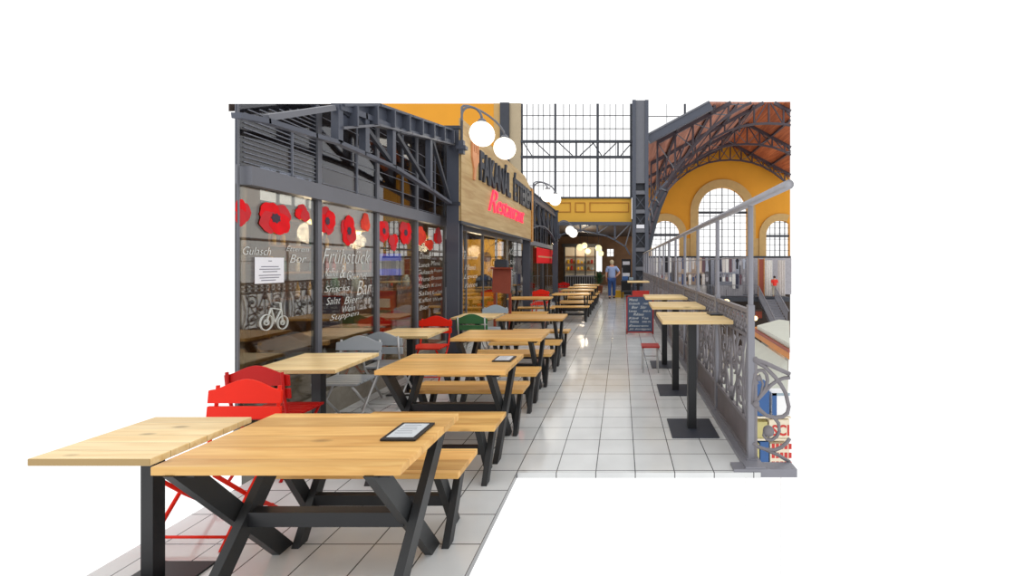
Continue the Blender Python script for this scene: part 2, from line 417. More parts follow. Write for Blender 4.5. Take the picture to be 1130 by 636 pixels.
# ================================================================== shop front glazing: one window per bay
ys = [3.586] + [4.546 + 1.09*k for k in range(15)]
ys[-1] = 20.2
for i, (a, b) in enumerate(zip(ys[:-1], ys[1:])):
    door = (i == 7)
    n = 'door_1' if door else 'window_%d' % (i+1)
    z0 = .03 if door else .25
    g = struct(n, MB().box(GX-.006, GX+.006, a, b, z0, 2.234), M['glass'])
    hw = .03 if i < 4 else .02
    fr = MB().box(GX-.04, -3.07 if i < 4 else -3.085, b-hw, b+hw, z0, ztop(b)-.02)
    if i == 0: fr.box(GX-.008, -3.085, a, a+.02, z0, ztop(a))
    f = link('door_frame' if door else 'window_frame', fr.mesh('window_frame'), M['frame'], g)
    if door:
        h = MB().tube([(-2.99,b-.15,.85),(-2.95,b-.15,.9),(-2.95,b-.15,1.4),(-2.99,b-.15,1.45)], .014).box(-3.04,-2.98,b-.17,b-.13,.83,.87).box(-3.04,-2.98,b-.17,b-.13,1.43,1.47)
        link('door_handle', h.mesh('h', True), M['tube'], g)
        link('door_rail', MB().box(GX-.03,-3.05,a+.04,b-.04,.03,.2).mesh('r'), M['frame'], g)
    up = MB().prism([(GX,a,2.389),(GX,b,2.389),(GX,b,ztop(b)),(GX,a,ztop(a))], (.01,0,0))
    link('upper_pane', up.mesh('upper_pane'), M['glassup'], g)
    if i < 4:
        bl = MB()
        nb = 22 if i == 0 else 6
        for k in range(nb):
            z = 2.42 + k*(.04 if i == 0 else .17)
            y0 = a + .06
            if z > ztop(a)-.05:                                    # the blind follows the raked top
                while y0 < b and ztop(y0) < z+.05: y0 += .02
            if y0 < b-.1: bl.box(GX+.012, GX+.02, y0, b-.05, z, z+(.008 if i == 0 else .006))
        bl.box(GX+.012, GX+.03, (a+b)/2+.1, (a+b)/2+.112, 2.39, min(ztop(a), ztop(b))-.03)
        link('glazing_bars', bl.mesh('glazing_bars'), M['slat'], g)
    else:
        link('glazing_bars', MB().box(GX+.012,GX+.03,(a+b)/2,(a+b)/2+.02,2.39,ztop(a)-.03).box(GX+.012,GX+.03,a+.05,b-.05,3.0,3.02).mesh('gb'), M['slat'], g)

# ------------------------------------------------------------------ iron columns, trusses, edge beam
colpos = [(-2.8, 7.5), (-2.82, 13.3), (-2.82, 19.1)]
clab = ['dark grey iron column at the near end of the wooden sign board', 'dark grey iron column at the far end of the wooden sign board', 'farthest dark grey iron column of the shop front']
base = None
for (x, y), lb in zip(colpos, clab):
    t = empty('iron_column', (x, y, 0), lb, 'column', 'columns of the shop front')
    if base is None:
        base = t
        s = MB().box(-.1,.1,-.1,-.06,0.1,3.85).box(-.1,.1,.06,.1,.1,3.85).box(-.035,.035,-.07,.07,.1,3.85)
        part('shaft', s, M['iron'], t, world=False)
        part('base_plate', MB().box(-.14,.14,-.14,.14,0,.04).box(-.12,.12,-.12,.12,.04,.12), M['irondk'], t, world=False)
        part('capital', MB().box(-.12,.12,-.12,.12,2.56,2.62).box(-.13,.13,-.13,.13,3.83,3.88), M['irondk'], t, world=False)
        part('cover_box', MB().box(-.13,-.101,-.08,.08,1.2,2.0).box(-.13,-.09,-.1,.1,1.6,1.62), M['irondk'], t, world=False)
    else:
        for ch in base.children: copy_tree(ch, t)

def truss(y0, y1, label, lower, upper, diags, posts, extra=None):
    mid = (y0+y1)/2
    t = empty('lattice_girder', (-2.8, mid, 2.5), label, 'girder')
    part('lower_chord', MB().path(lower, .075, .04), M['iron'], t)
    part('upper_chord', MB().path(upper, .10, .06), M['iron'], t)
    for a, b in posts: part('post', MB().bar(a, b, .075, .075, (1,0,0)), M['iron'], t)
    for a, b in diags: part('brace', MB().bar(a, b, .05, .045, (1,0,0)), M['irondk'], t)
    if extra: part('tie_bar', MB().bar(extra[0], extra[1], .05, .05), M['frame'], t)
    return t
X1 = -2.82
lo = [PX(*p, X1) for p in [(262,127.5),(293,133.5),(345.6,149.6),(372,157),(400,169.4),(434,184.5),(475.5,210),(496,224)]]
hi = [PX(*p, X1) for p in [(372,118),(400,128),(437.7,144),(475,152),(496,156.5)]]
q = lambda *p: PX(p[0], p[1], X1)
g1 = truss(3.3, 7.4, 'dark iron lattice girder and ribbed edge beam above the nearest shop windows', lo, hi,
      [(q(376,121),q(402,141)),(q(402,139),q(433,181)),(q(437,147),q(474,208)),(q(477,155),q(497,224))],
      [(q(372,116),q(372,157)),(q(402,128),q(402,169)),(q(432,141),q(432,183)),(q(473.5,151),q(473.5,208))],
      (q(294,130), q(368,119)))
def later_truss(ya, yb, label):
    n = 6; L = []; U = []
    for k in range(n+1):
        y = ya + (yb-ya)*k/n; s = (2*k/n-1)
        L.append(Vector((X1, y, 2.95 - .4*s*s))); U.append(Vector((X1, y, 3.62)))
    return truss(ya, yb, label, L, U, [(U[k], L[k+1]) for k in range(n)], [(U[k], L[k]) for k in range(1, n)])
g2 = later_truss(7.62, 13.18, 'dark iron lattice girder behind the wooden sign board')
g3 = later_truss(13.42, 18.98, 'dark iron lattice girder beyond the wooden sign board')
yb = [4.45,5.1,5.9,6.7,7.38]
bot = [Vector((X1, y, ztop(y)-.24)) for y in yb]; top = [Vector((X1, y, ztop(y)-.01)) for y in yb]
t = g1
part('bottom_flange', MB().path(bot, .12, .025), M['frame'], t); part('top_flange', MB().path(top, .14, .03), M['iron'], t)
wb = MB()
for k in range(4): wb.prism([bot[k], bot[k+1], top[k+1], top[k]], (-.02,0,0))
part('web', wb, M['iron'], t)
for k in range(8):
    y = 4.6 + k*.38; z = ztop(y); part('rib', MB().box(X1, X1+.1, y, y+.025, z-.23, z-.02), M['iron'], t)
for t, ya, yb_ in ((g2,7.62,13.18),(g3,13.42,18.98)):
    part('bottom_flange', MB().box(X1-.09,X1+.03,ya,yb_,3.655,3.69), M['frame'], t)
    part('web', MB().box(X1-.04,X1-.02,ya,yb_,3.69,3.86), M['iron'], t)
    part('top_flange', MB().box(X1-.09,X1+.03,ya,yb_,3.86,3.89), M['iron'], t)

# ------------------------------------------------------------------ sign board
SX = -2.66
t = empty('sign_board', (SX-.02, 10.4, 2.31), 'large wooden restaurant sign board with dark capitals, red script and a wooden fork', 'sign')
zb, zt = 2.31, 4.02
part('board', MB().prism([(SX-.04,7.42,zb),(SX-.04,13.15,zb),(SX-.04,13.15,3.8),(SX-.04,12.3,zt),(SX-.04,7.42,zt)], (.04,0,0)), M['sign'], t)
part('end_post', MB().box(SX-.04,SX+.03,13.15,13.35,zb-.06,3.82), M['edge'], t)
part('bottom_rail', MB().box(SX-.06,SX+.005,7.42,13.15,zb-.05,zb), M['irondk'], t)
def sgn(s, y0, y1, z0, z1, m, name, shear=0, bold=0, d=.02):
    me = text_fit(text_mesh(s, shear, bold, d), (SX+.02, y0, z0), (0,1,0), (0,0,1), y1-y0, z1-z0)
    for v in me.vertices: v.co -= t.location
    o = link(name, me, m, t); return o
sgn('FAKANÁL', 8.32, 10.62, 3.16, 3.86, M['letter'], 'lettering', 0, .035)
sgn('ÉTTEREM', 10.95, 13.05, 3.16, 3.86, M['letter'], 'lettering', 0, .035)
sgn('R', 8.9, 9.5, 2.66, 3.12, M['neon'], 'script_lettering', .5, -.022)
sgn('estaurant', 9.5, 12.1, 2.68, 2.98, M['neon'], 'script_lettering', .5, -.018)
fk = [(7.98,3.1),(8.06,3.1),(8.12,3.32),(8.26,3.48),(8.26,3.92),(8.215,3.92),(8.2,3.6),(8.16,3.6),(8.16,3.92),(8.11,3.92),(8.1,3.6),(8.06,3.6),(8.05,3.92),(8.0,3.92),(8.0,3.6),(7.96,3.6),(7.95,3.92),(7.9,3.92),(7.9,3.48),(8.0,3.3)]
part('fork', MB().prism([(SX, y, z) for y, z in fk], (.03,0,0)), M['fork'], t)

# ------------------------------------------------------------------ globe lamps on brackets
def globe_lamp(c, gl, label, side=-1, r=.2):
    """c: column (x,y); gl: globe centres"""
    x, y = c
    t = empty('globe_lamp', (x+.17, y+.17*side, 3.2), label, 'lamp', 'paired globe lamps along the shop front')
    zp = max(g.z for g in gl) + .35
    p0 = Vector((x+.18, y+.17*side, gl[0].z-.25)); yb0 = p0.y
    part('bracket', MB().box(x+.14,x+.22,yb0-.04,yb0+.04,p0.z-.1,p0.z+.12).box(x+.105,x+.26,yb0-.06,yb0+.06,p0.z-.03,p0.z+.03).bar((x+.105,y+.1*side,p0.z),(x+.18,yb0,p0.z),.04,.05), M['iron'], t)
    for k, g in enumerate(gl):
        tp = g + Vector((0,0,r+.03))
        pts = []
        h = tp.z + .16 + .1*k
        for i in range(15):
            u = i/14
            if u < .35: pts.append(p0.lerp(Vector((p0.x, p0.y, h-.1)), u/.35))
            else:
                a = (u-.35)/.65; d = tp - Vector((p0.x, p0.y, tp.z))
                pts.append(Vector((p0.x, p0.y, 0)) + Vector((d.x, d.y, 0))*(.5-.5*math.cos(a*PI)) + Vector((0,0,(h-.1)*(1-a) + tp.z*a + .17*math.sin(a*PI))))
        part('arm', MB().tube(pts, .02, 8), M['frame'], t, smooth=True)
        gb = part('globe', MB().sphere(g, r), M['globe'], t, smooth=True)
        part('cap', MB().lathe([(.02,.06),(.06,.03),(.075,-.01)], tp - Vector((0,0,.03)), 12), M['frame'], gb, smooth=True)
    return t
globe_lamp(colpos[0], [P(532,148,7.4), P(557,164,8.4)], 'nearest pair of lit white globe lamps above the sign', r=.205)
globe_lamp(colpos[1], [P(604,216,13.2), P(612.5,220.5,14.2)], 'middle pair of lit white globe lamps past the sign', 1, r=.19)
globe_lamp(colpos[2], [P(629,254.5,19), P(632.5,257.5,19.5)], 'farthest pair of lit white globe lamps, low under the parapet', r=.19)

# ------------------------------------------------------------------ decals on the shop glass
def flower(px, py, w, h, lab, m='poppy', heart=True, lobes=5, seed=0):
    """a poppy cut-out stuck on the glass; w, h in pixels"""
    rnd = random.Random(seed); c = PX(px, py, GX+.012); k = c.y/F
    dydpx = F*abs(GX)/(px-CX)**2
    W, Hh = w*dydpx, h*k                                    # real width and height
    t = empty('poppy_decal', c, lab, 'window decal', 'red poppies stuck on the shop windows')
    n = 4 if heart else 3
    for q_ in range(n):
        a0 = seed*.7 + 2*PI*q_/n + rnd.uniform(-.25,.25); ra = .30 + .03*rnd.random()
        oy, oz = math.cos(a0)*.2*W, math.sin(a0)*.2*Hh
        pts = []
        for i in range(28):
            a = 2*PI*i/28; r = 1 + .05*math.cos(5*a + q_) + .03*math.cos(9*a+seed)
            pts.append(Vector((GX+.009+.0016*q_, c.y + oy + math.cos(a)*r*ra*W, c.z + oz + math.sin(a)*r*ra*Hh)))
        part('petal', MB().prism(pts, (.0014,0,0)), M[m if q_ % 2 else m+'2'], t)
    if heart:
        hp = [Vector((GX+.0165, c.y + math.cos(2*PI*i/14)*W*.12*(1+.3*(i%2)), c.z + math.sin(2*PI*i/14)*Hh*.12*(1+.3*(i%2)))) for i in range(14)]
        part('heart', MB().prism(hp, (.002,0,0)), M['poppyc'], t)
fl = [(267.5,235,19,31,'red poppy decal at the outer edge of the nearest window','poppy',False,4),
      (304,241,36,38,'largest red poppy decal with a dark heart above the paper notice','poppy',True,3),
      (334,236,16,20,'plain red poppy decal just left of the first tall mullion','poppy',False,5),
      (361,244,18,32,'upright red poppy decal just right of the first mullion','poppy',True,4),
      (385,255,17,33,'red poppy decal above the word on the second window','poppy',True,3),
      (403.5,246,10,21,'orange red poppy decal at the right of the second window','poppyo',False,4),
      (423.5,255,12,25,'red poppy decal above the left end of the blue light box','poppy',True,4),
      (434.5,267,11,20,'low red poppy decal in the middle of the third window','poppy',False,5),
      (447.5,257,14,26,'spiky red poppy decal at the right of the third window','poppy',True,6),
      (465,261,11,22,'orange red poppy decal at the left of the fourth window','poppyo',False,4),
      (474,270,10,12,'lowest orange red poppy decal of the fourth window','poppyo',False,5),
      (483.5,261,9,19,'red poppy decal at the right of the fourth window','poppy',False,4)]
for i, f in enumerate(fl): flower(*f, seed=i)
def rect(px0, py0, px1, py1, off=.008):
    a = PX(px0, py0, GX+off); b = PX(px1, py1, GX+off); zz = H - (py1-CY)*a.y/F
    return a.y, b.y, zz, a.z
y0, y1, z0, z1 = rect(281, 284, 313, 313.5)
t = empty('paper_notice', (GX+.01, (y0+y1)/2, z0), 'white paper notice with a few lines of print on the nearest window', 'notice')
part('sheet', MB().box(GX+.008, GX+.011, y0, y1, z0, z1), M['paper'], t)
ln = MB()
for k, (u0, u1) in enumerate([(.44,.56),(.2,.8),(.14,.86),(.25,.75),(.12,.88),(.15,.82),(.2,.7)]):
    z = z1 - (.03 + [0,.05,.072,.094,.125,.147,.169][k]); ln.box(GX+.0112, GX+.0122, y0+(y1-y0)*u0, y0+(y1-y0)*u1, z-.004, z+.003)
part('print', ln, M['ink'], t)
TX = GX+.012
def line(s, px0, px1, pyt, pyb, sh=.35, bo=-.012):
    a = PX(px0, pyb, TX); b = PX(px1, pyb, TX); h = (pyb-pyt)*a.y/F
    return (s, (TX, a.y, a.z), b.y-a.y, h, sh, bo)
text_thing('window_lettering', [line('Frühstück', 356,408,274,291), line('Kaffee', 359,373,296,305), line('&', 375,381,293,307), line('Gourmet', 383,405,299,309),
     line('Snacks', 358,386,316,323), line('Bar', 394,410,310,326), line('Salat', 360,376,329,337), line('Bier', 380,396,328,336), line('Suppen', 364,396,348,356), line('Wein', 378,392,338,345)],
     M['chalk'], 'white handwritten script covering the second window', 'lettering')
text_thing('window_lettering', [line('Dinner', 463,476,279,285.5), line('Lunch', 462,474,290,295,.2), line('Menü', 476,486,288,293,.2), line('Gulasch', 461,478,298,303,.2), line('Suppe', 479,488,297,301,.2),
     line('Wurst', 462,475,306,311,.2), line('Braten', 476,488,305,309,.2), line('Fisch', 461,474,314,319,.2), line('Käse', 476,487,313,317,.2), line('Salat', 462,476,322,327,.2), line('Kuchen', 477,488,321,325,.2),
     line('Kaffee', 462,476,330,335,.2), line('Wein', 478,488,329,333,.2), line('Bier', 463,474,338,343,.2)],
     M['chalk'], 'white list of handwritten words on the fourth window', 'lettering')
text_thing('window_lettering', [line('Étterem', 511.5,527,280,286), line('Menü', 513,525,292,298), line('Leves', 512,527,303,308), line('Rétes', 513,527,313,318)],
     M['chalk'], 'white handwritten words on the glass just right of the first column', 'lettering')
text_thing('window_lettering', [line('Kávé', 561.5,571,275,281), line('Sör', 562,569,287,292), line('Bor', 563,570,299,304)],
     M['chalk'], 'white handwritten words on the glass beyond the brown stand', 'lettering')
# bicycle decal low on the first window
text_thing('window_lettering', [line('Gulasch', 268,299,272,281), line('Étterem', 316,341,270,277), line('Bor', 320,338,281,290)], M['chalk'], 'small white handwritten words above and beside the paper notice', 'lettering')
c1 = PX(294,356,TX); c2 = PX(312,356,TX)
def ring(c, r, w, n=24): 
    pts = [c + Vector((0, math.cos(2*PI*i/n)*r, math.sin(2*PI*i/n)*r)) for i in range(n+1)]; return pts
bd = MB()
for c, r in ((c1,.068),(c2,.06)): bd.path(ring(c, r, 0), .006, .014, (1,0,0)); bd.path(ring(c, r*.35, 0, 12), .006, .012, (1,0,0))
up = Vector((0,0,.14)); bd.path([c1, c1+Vector((0,.05,.12)), c2+Vector((0,-.02,.12)), c2], .006, .014, (1,0,0)); bd.path([c1+Vector((0,.05,.12)), (c1+c2)/2, c2+Vector((0,-.02,.12)), c2+Vector((0,-.03,.18)), c2+Vector((0,-.08,.19))], .006, .014, (1,0,0))
single('bicycle_decal', bd, M['chalk'], 'white bicycle outline low on the nearest window', 'window decal')
# red banner in the far windows
y0, y1, z0, z1 = rect(590.5, 271, 611.5, 282, .008)
t = empty('hanging_banner', (GX+.01,(y0+y1)/2,z0), 'red banner across the far shop windows beyond the second column', 'banner')
part('cloth', MB().box(GX+.055,GX+.062,y0,y1,1.62,2.2), M['poppy'], t)
st = MB()
st.box(GX+.0625, GX+.0635, y0+.3, y1-.3, 1.84, 1.9)
part('stripe', st, M['fork'], t)

# ------------------------------------------------------------------ inside the shop
t = empty('window_counter', (-3.6, 5.0, .02), 'made-up wooden counter standing in for tables reflected in the nearest shop windows', 'counter')  # added wood band imitating the terrace tables mirrored in the glass
part('top', MB().prism([(-3.24,3.95,.70),(-3.24,6.3,.70),(-3.95,6.3,.70),(-3.95,4.85,.70)], (0,0,.04)), M['woodi'], t)
for y in (4.5,6.1): part('leg', MB().box(-3.5,-3.44,y,y+.06,.02,.70).box(-3.44,-3.38,y,y+.06,.02,.06), M['black'], t)
t = empty('wall_shelf', (-6.4, 10, 0), 'tall wooden wall shelf along the back of the shop interior', 'shelf')
for z in (.9,1.4,1.9,2.4): part('board', MB().box(-6.58,-6.25,7.9,13.5,z,z+.04), M['woodi'], t)
for y in (7.9,9.3,10.7,12.1,13.46): part('upright', MB().box(-6.58,-6.25,y,y+.04,0.02,2.6), M['woodi'], t)
rnd = random.Random(3)
bc = [M['greeni'], M['brown'], M['creambox'], M['redbox'], M['yellowp'], M['greyblue']]
bot_me = MB().lathe([(.036,0),(.04,.02),(.04,.17),(.014,.23),(.014,.29)], (0,0,0), 10).mesh('bottle', True)
for z in (.94,1.44,1.94):
    for k in range(14):
        me = bot_me.copy(); me.materials.clear(); me.materials.append(bc[rnd.randrange(6)])
        o = bpy.data.objects.new('bottle', me); col.objects.link(o); o.location = (-6.4, 8.05 + k*.37 + rnd.random()*.06 + (.12 if k*.37%1.4 < .1 else 0), z+.001)
        tag(o, 'coloured bottle standing on the shelf at the back of the shop', 'bottle', 'bottles on the back shelf')
t = empty('counter', (-5.3, 9.5, 0.02), 'long wooden serving counter inside the shop', 'counter')
part('top', MB().box(-5.65,-4.95,8.2,12.5,1.0,1.05), M['woodi'], t); part('front', MB().box(-5.55,-5.05,8.3,12.4,.02,1.0), M['brown'], t)
for k in range(5): part('panel', MB().box(-5.05,-5.03,8.4+k*.8,9.1+k*.8,.15,.9), M['woodi'], t)
for k in range(12):
    single('jar', MB().lathe([(.07,0),(.08,.02),(.08,.2),(.05,.24),(.05,.28)], (-5.4+.2*(k%2), 8.4+k*.34, 1.051), 12), bc[(k*5)%6], 'coloured jar standing on the counter inside the shop', 'jar', 'jars on the shop counter', smooth=True)
t = empty('light_box', PX(430,300,-4.6), 'blue lit sign box hanging inside the third window', 'light box')
a = P(416,280,8.2); b = P(443,304,8.2)
part('case', MB().box(a.x,b.x,8.2,8.32,b.z,a.z), M['greyblue'], t)
part('light_strip', MB().box(a.x,b.x,8.185,8.2,a.z-.13,a.z), M['bluesign'], t); part('light_strip', MB().box(a.x,b.x,8.185,8.2,b.z,b.z+.12), M['bluesign'], t)
part('hanger', MB().tube([(a.x+.1,8.26,a.z),(a.x+.1,8.26,3.85)], .008, 6).tube([(b.x-.1,8.26,a.z),(b.x-.1,8.26,3.85)], .008, 6), M['black'], t)
t = empty('pizza_oven', (-3.75, 12.4, 0.02), 'bright yellow oven with a dark arched mouth behind the glass door', 'oven')
ov = [( -4.35, .02), (-3.22,.02), (-3.22,2.2), (-4.35,2.2)]
part('body', MB().box(-4.3,-3.22,12.0,12.9,.02,2.25), M['oven'], t)
part('mouth', MB().prism([(x, 11.99, z) for x, z in arch(-3.68,.24,.85,1.32,10)], (0,-.02,0)), M['black'], t)
part('pan', MB().lathe([(.0,0),(.16,0),(.17,.03)], (0,0,0), 18) if False else MB().prism([(-3.62+.13*math.cos(2*PI*i/20), 11.985, 1.78+.13*math.sin(2*PI*i/20)) for i in range(20)], (0,-.04,0)), M['brown'], t)
for i, (x, y) in enumerate([(-4.3,6.2),(-4.9,8.3),(-4.6,10.4),(-4.7,15)]):
    t = empty('pendant_lamp', (x, y, 2.2), ['warm pendant lamp nearest inside the shop','warm pendant lamp over the near end of the counter','warm pendant lamp over the far end of the counter','warm pendant lamp in the far shop room'][i], 'lamp', 'pendant lamps inside the shop')
    part('cord', MB().tube([(x,y,2.32),(x,y,min(ztop(y),3.9)-.02)], .008, 6), M['black'], t)
    part('shade', MB().lathe([(.03,.14),(.07,.12),(.16,0)], (x,y,2.2), 14), M['oven'], t, smooth=True)
    part('bulb', MB().sphere((x,y,2.2), .06, 12, 8), M['bulb'], t, smooth=True)
    light('shop glow', (x, y, 2.02), 55)
light('shop glow', (-5, 17.5, 2.4), 60); light('shop glow', (-3.6, 11.0, 1.9), 60)  # the latter is an added fill light to brighten the oven, no fixture
for i, y in enumerate((5.6, 7.6)):
    pass
t = empty('display_fridge', (-3.9, 14.3, .02), 'pale green and white display cabinet inside the shop beyond the oven', 'cabinet')
part('case', MB().box(-4.6,-3.5,13.9,14.7,.02,2.1), M['greyblue'], t)
for k in range(4): part('shelf', MB().box(-4.55,-3.45,13.86,13.9,.3+k*.45,.34+k*.45), M['white'], t)

# ================================================================== back wall, window and end of the gallery (depth 22)
YB = 22.0
def BX(px): return (px-CX)*YB/F
def BZ(py): return H - (py-CY)*YB/F
struct('wall_back', MB().box(BX(588),BX(697),YB,YB+.3,BZ(245.5),BZ(219)), M['yellow2'])
tm = MB()
def frame_rect(mb, x0, x1, z0, z1, y, w=.045, d=.03):
    mb.box(x0,x1,y-d,y,z0,z0+w).box(x0,x1,y-d,y,z1-w,z1).box(x0,x0+w,y-d,y,z0+w,z1-w).box(x1-w,x1,y-d,y,z0+w,z1-w)
for a, b in ((596,630),(634.5,646),(650.5,694)): frame_rect(tm, BX(a),BX(b),BZ(234.5),BZ(223.5),YB)
struct('trim_4', tm, M['yellowline'])
struct('trim_5', MB().box(BX(575),BX(697),YB-.08,YB+.3,BZ(219.3),BZ(217.6)), M['irondk'])
struct('wall_upper', MB().box(BX(408),BX(545),YB,YB+.2,BZ(200),BZ(114.3)), M['yellow'])
struct('trim_6', MB().box(BX(545),BX(552.5),YB-.02,YB+.2,BZ(200),BZ(114.3)), M['stone'])
struct('trim_7', MB().box(BX(552.5),BX(562.5),YB-.15,YB+.2,BZ(220),BZ(114.3)), M['irondk'])
struct('trim_8', MB().box(BX(562.5),BX(575),YB-.05,YB+.2,BZ(235),BZ(114.3)), M['beige'])
g = struct('window_20', MB().box(BX(575),BX(697),YB+.1,YB+.12,BZ(218),BZ(114.3)), M['clear'])
fr = MB()
for px, wd in ((575.5,.1),(612.6,.1),(659.5,.12),(696.5,.12)): fr.box(BX(px)-wd/2,BX(px)+wd/2,YB+.02,YB+.1,BZ(218),BZ(114.3))
part('window_frame', fr, M['irondk'], g)
fr = MB()
for px in (581,587.7,593.8,599.4,606.6,621.7,628.5,635.5,643.4,651,667,673,679.4,687.5):
    fr.box(BX(px)-.014,BX(px)+.014,YB+.06,YB+.1,BZ(218),BZ(114.3))
for py in (127,141.6,189,204.6): fr.box(BX(575),BX(697),YB+.06,YB+.1,BZ(py)-.014,BZ(py)+.014)
part('glazing_bars', fr, M['irondk'], g)
t = empty('window_girder', (BX(636), YB-.05, BZ(175)), 'slim dark iron lattice girder across the tall back window', 'girder')
for py in (156.5,173.6): part('chord', MB().box(BX(575),BX(697),YB-.08,YB+.02,BZ(py)-.06,BZ(py)+.06), M['irondk'], t)
for a, b in (((578,158),(587,172)),((592,158),(607,172)),((617,158),(632,172)),((655,158),(640,172)),((664,158+14),(654.5,158)),((680,158),(666,172)),((697,158),(685,172))):
    part('brace', MB().bar((BX(a[0]),YB-.03,BZ(a[1])),(BX(b[0]),YB-.03,BZ(b[1])),.04,.05), M['irondk'], t)
for px in (612.6,636,659.5,682): part('post', MB().box(BX(px)-.04,BX(px)+.04,YB-.07,YB+.01,BZ(173),BZ(157)), M['irondk'], t)
# right of the tall column: the part of the window above the roof edge
tri = [(BX(715),YB+.1,BZ(147)),(BX(779),YB+.1,BZ(114.3)),(BX(715),YB+.1,BZ(114.3))]
g = struct('window_21', MB().prism(tri, (0,.02,0)), M['clear'])
part('glazing_bars', MB().box(BX(715),BX(752),YB+.06,YB+.1,BZ(128)-.015,BZ(128)+.015).box(BX(756)-.05,BX(756)+.05,YB+.04,YB+.1,BZ(127),BZ(114.3)).box(BX(736)-.012,BX(736)+.012,YB+.06,YB+.1,BZ(136),BZ(114.3)), M['irondk'], g)
# girder under the parapet
t = empty('arched_girder', (BX(650), YB-.3, BZ(285)), 'arched dark iron lattice girder under the ochre parapet', 'girder')
pb = lambda x, y: Vector((BX(x), YB-.25, BZ(y)))
part('upper_chord', MB().path([pb(590,247.5),pb(696,247.5)], .2, .16), M['iron'], t)
part('lower_chord', MB().path([pb(x,y) for x,y in ((606,268),(618,260),(632,256),(645,255.5),(659.5,258.5),(670,261),(679,265.5),(690,272.5),(695,281))], .12, .07), M['iron'], t)
for x, y in ((617,261),(641,255.5),(659.5,258.5),(678.6,265)): part('post', MB().bar(pb(x,248.5),pb(x,y),.08,.07), M['iron'], t)
for a, b in (((606,249),(617,260)),((641,255),(653,248.5)),((659.5,258),(673,248.5)),((678.6,264.5),(694,249)),((690,272),(696,250)),((628,248.5),(641,255))):
    part('brace', MB().bar(pb(*a),pb(*b),.05,.05), M['frame'], t)
# tall lattice column
lattice_col = t = empty('lattice_column', (BX(706), YB-.2, 0), 'very tall grey iron lattice column beside the railing', 'column')
cx0, cx1 = BX(697.5), BX(715)
part('chord', MB().box(cx0,cx0+.17,YB-.5,YB-.05,0,BZ(114.3)), M['iron'], t); part('chord', MB().box(cx1-.17,cx1,YB-.5,YB-.05,0,BZ(114.3)), M['iron'], t)
part('face_plate', MB().box(cx0+.17,cx1-.17,YB-.44,YB-.1,BZ(204),BZ(114.3)), M['frame'], t)
z = .6; k = 0
while z < BZ(206)-.7:
    part('brace', MB().bar((cx0+.15,YB-.42,z),(cx1-.15,YB-.42,z+.62),.05,.03), M['iron'], t); part('brace', MB().bar((cx1-.15,YB-.36,z),(cx0+.15,YB-.36,z+.62),.05,.03), M['iron'], t)
    part('batten', MB().box(cx0+.17,cx1-.17,YB-.47,YB-.3,z+.68,z+.86), M['frame'], t); z += .92
part('back_plate', MB().box(cx0+.17,cx1-.17,YB-.2,YB-.12,0,BZ(204)), M['irondk'], t)
part('base', MB().box(cx0-.06,cx1+.06,YB-.6,YB+.02,0,.5), M['iron'], t)
part('name_plate', MB().box(cx0+.2,cx1-.2,YB-.5,YB-.48,BZ(253),BZ(249)), M['paper'], t)
# beyond: the dim end of the gallery
YE = 34.0
def EX(px): return (px-CX)*YE/F
def EZ(py): return H - (py-CY)*YE/F
holed('wall_far_end', [(-5.5,0),(1.3,0),(1.3,3.9),(-5.5,3.9)], [[(EX(670),EZ(283)),(EX(677),EZ(283)),(EX(677),EZ(275)),(EX(670),EZ(275))], arch(EX(659.5),.33,EZ(300),EZ(272),10)], YE, .2, M['brown'])
g = struct('window_22', MB().box(EX(670),EX(677),YE+.08,YE+.1,EZ(283),EZ(275)), M['clear'])
part('glazing_bars', MB().box(EX(673.5)-.02,EX(673.5)+.02,YE+.02,YE+.07,EZ(283),EZ(275)).box(EX(670),EX(677),YE+.02,YE+.07,EZ(279)-.02,EZ(279)+.02), M['white'], g)
struct('window_23', MB().prism([(x,YE+.08,z) for x, z in arch(EX(659.5),.33,EZ(300),EZ(272),10)], (0,.02,0)), M['clear'])
struct('ceiling_gallery', MB().box(-5.5,1.3,YB+.3,YE+.2,3.7,3.85), M['browndk'])
struct('wall_gallery_left', MB().box(-5.5,-5.35,20.3,YE,0,3.7), M['brown'])
for i, (px, py, Y) in enumerate([(640,273,25),(648.5,277.5,28),(660.5,274,26),(663,280,30),(645,271,29.2)]):
    c = P(px,py,Y)
    t = empty('hanging_globe', c, ['pale hanging globe lamp at the left over the lit kiosk','second hanging globe lamp over the lit kiosk','brightest yellow hanging globe lamp in the dim gallery','lower yellow hanging globe lamp before the bright arched opening','small hanging globe lamp deepest in the gallery'][i], 'lamp', 'hanging globes in the far gallery')
    part('globe', MB().sphere(c,.19,14,10), M['globey'], t, smooth=True); part('cord', MB().tube([c+Vector((0,0,.18)),(c.x,c.y,3.7)],.012,6), M['black'], t)
light('gallery glow', (-2.2,26.5,2.7), 130); light('gallery glow', (-2.6,29,2.4), 30)
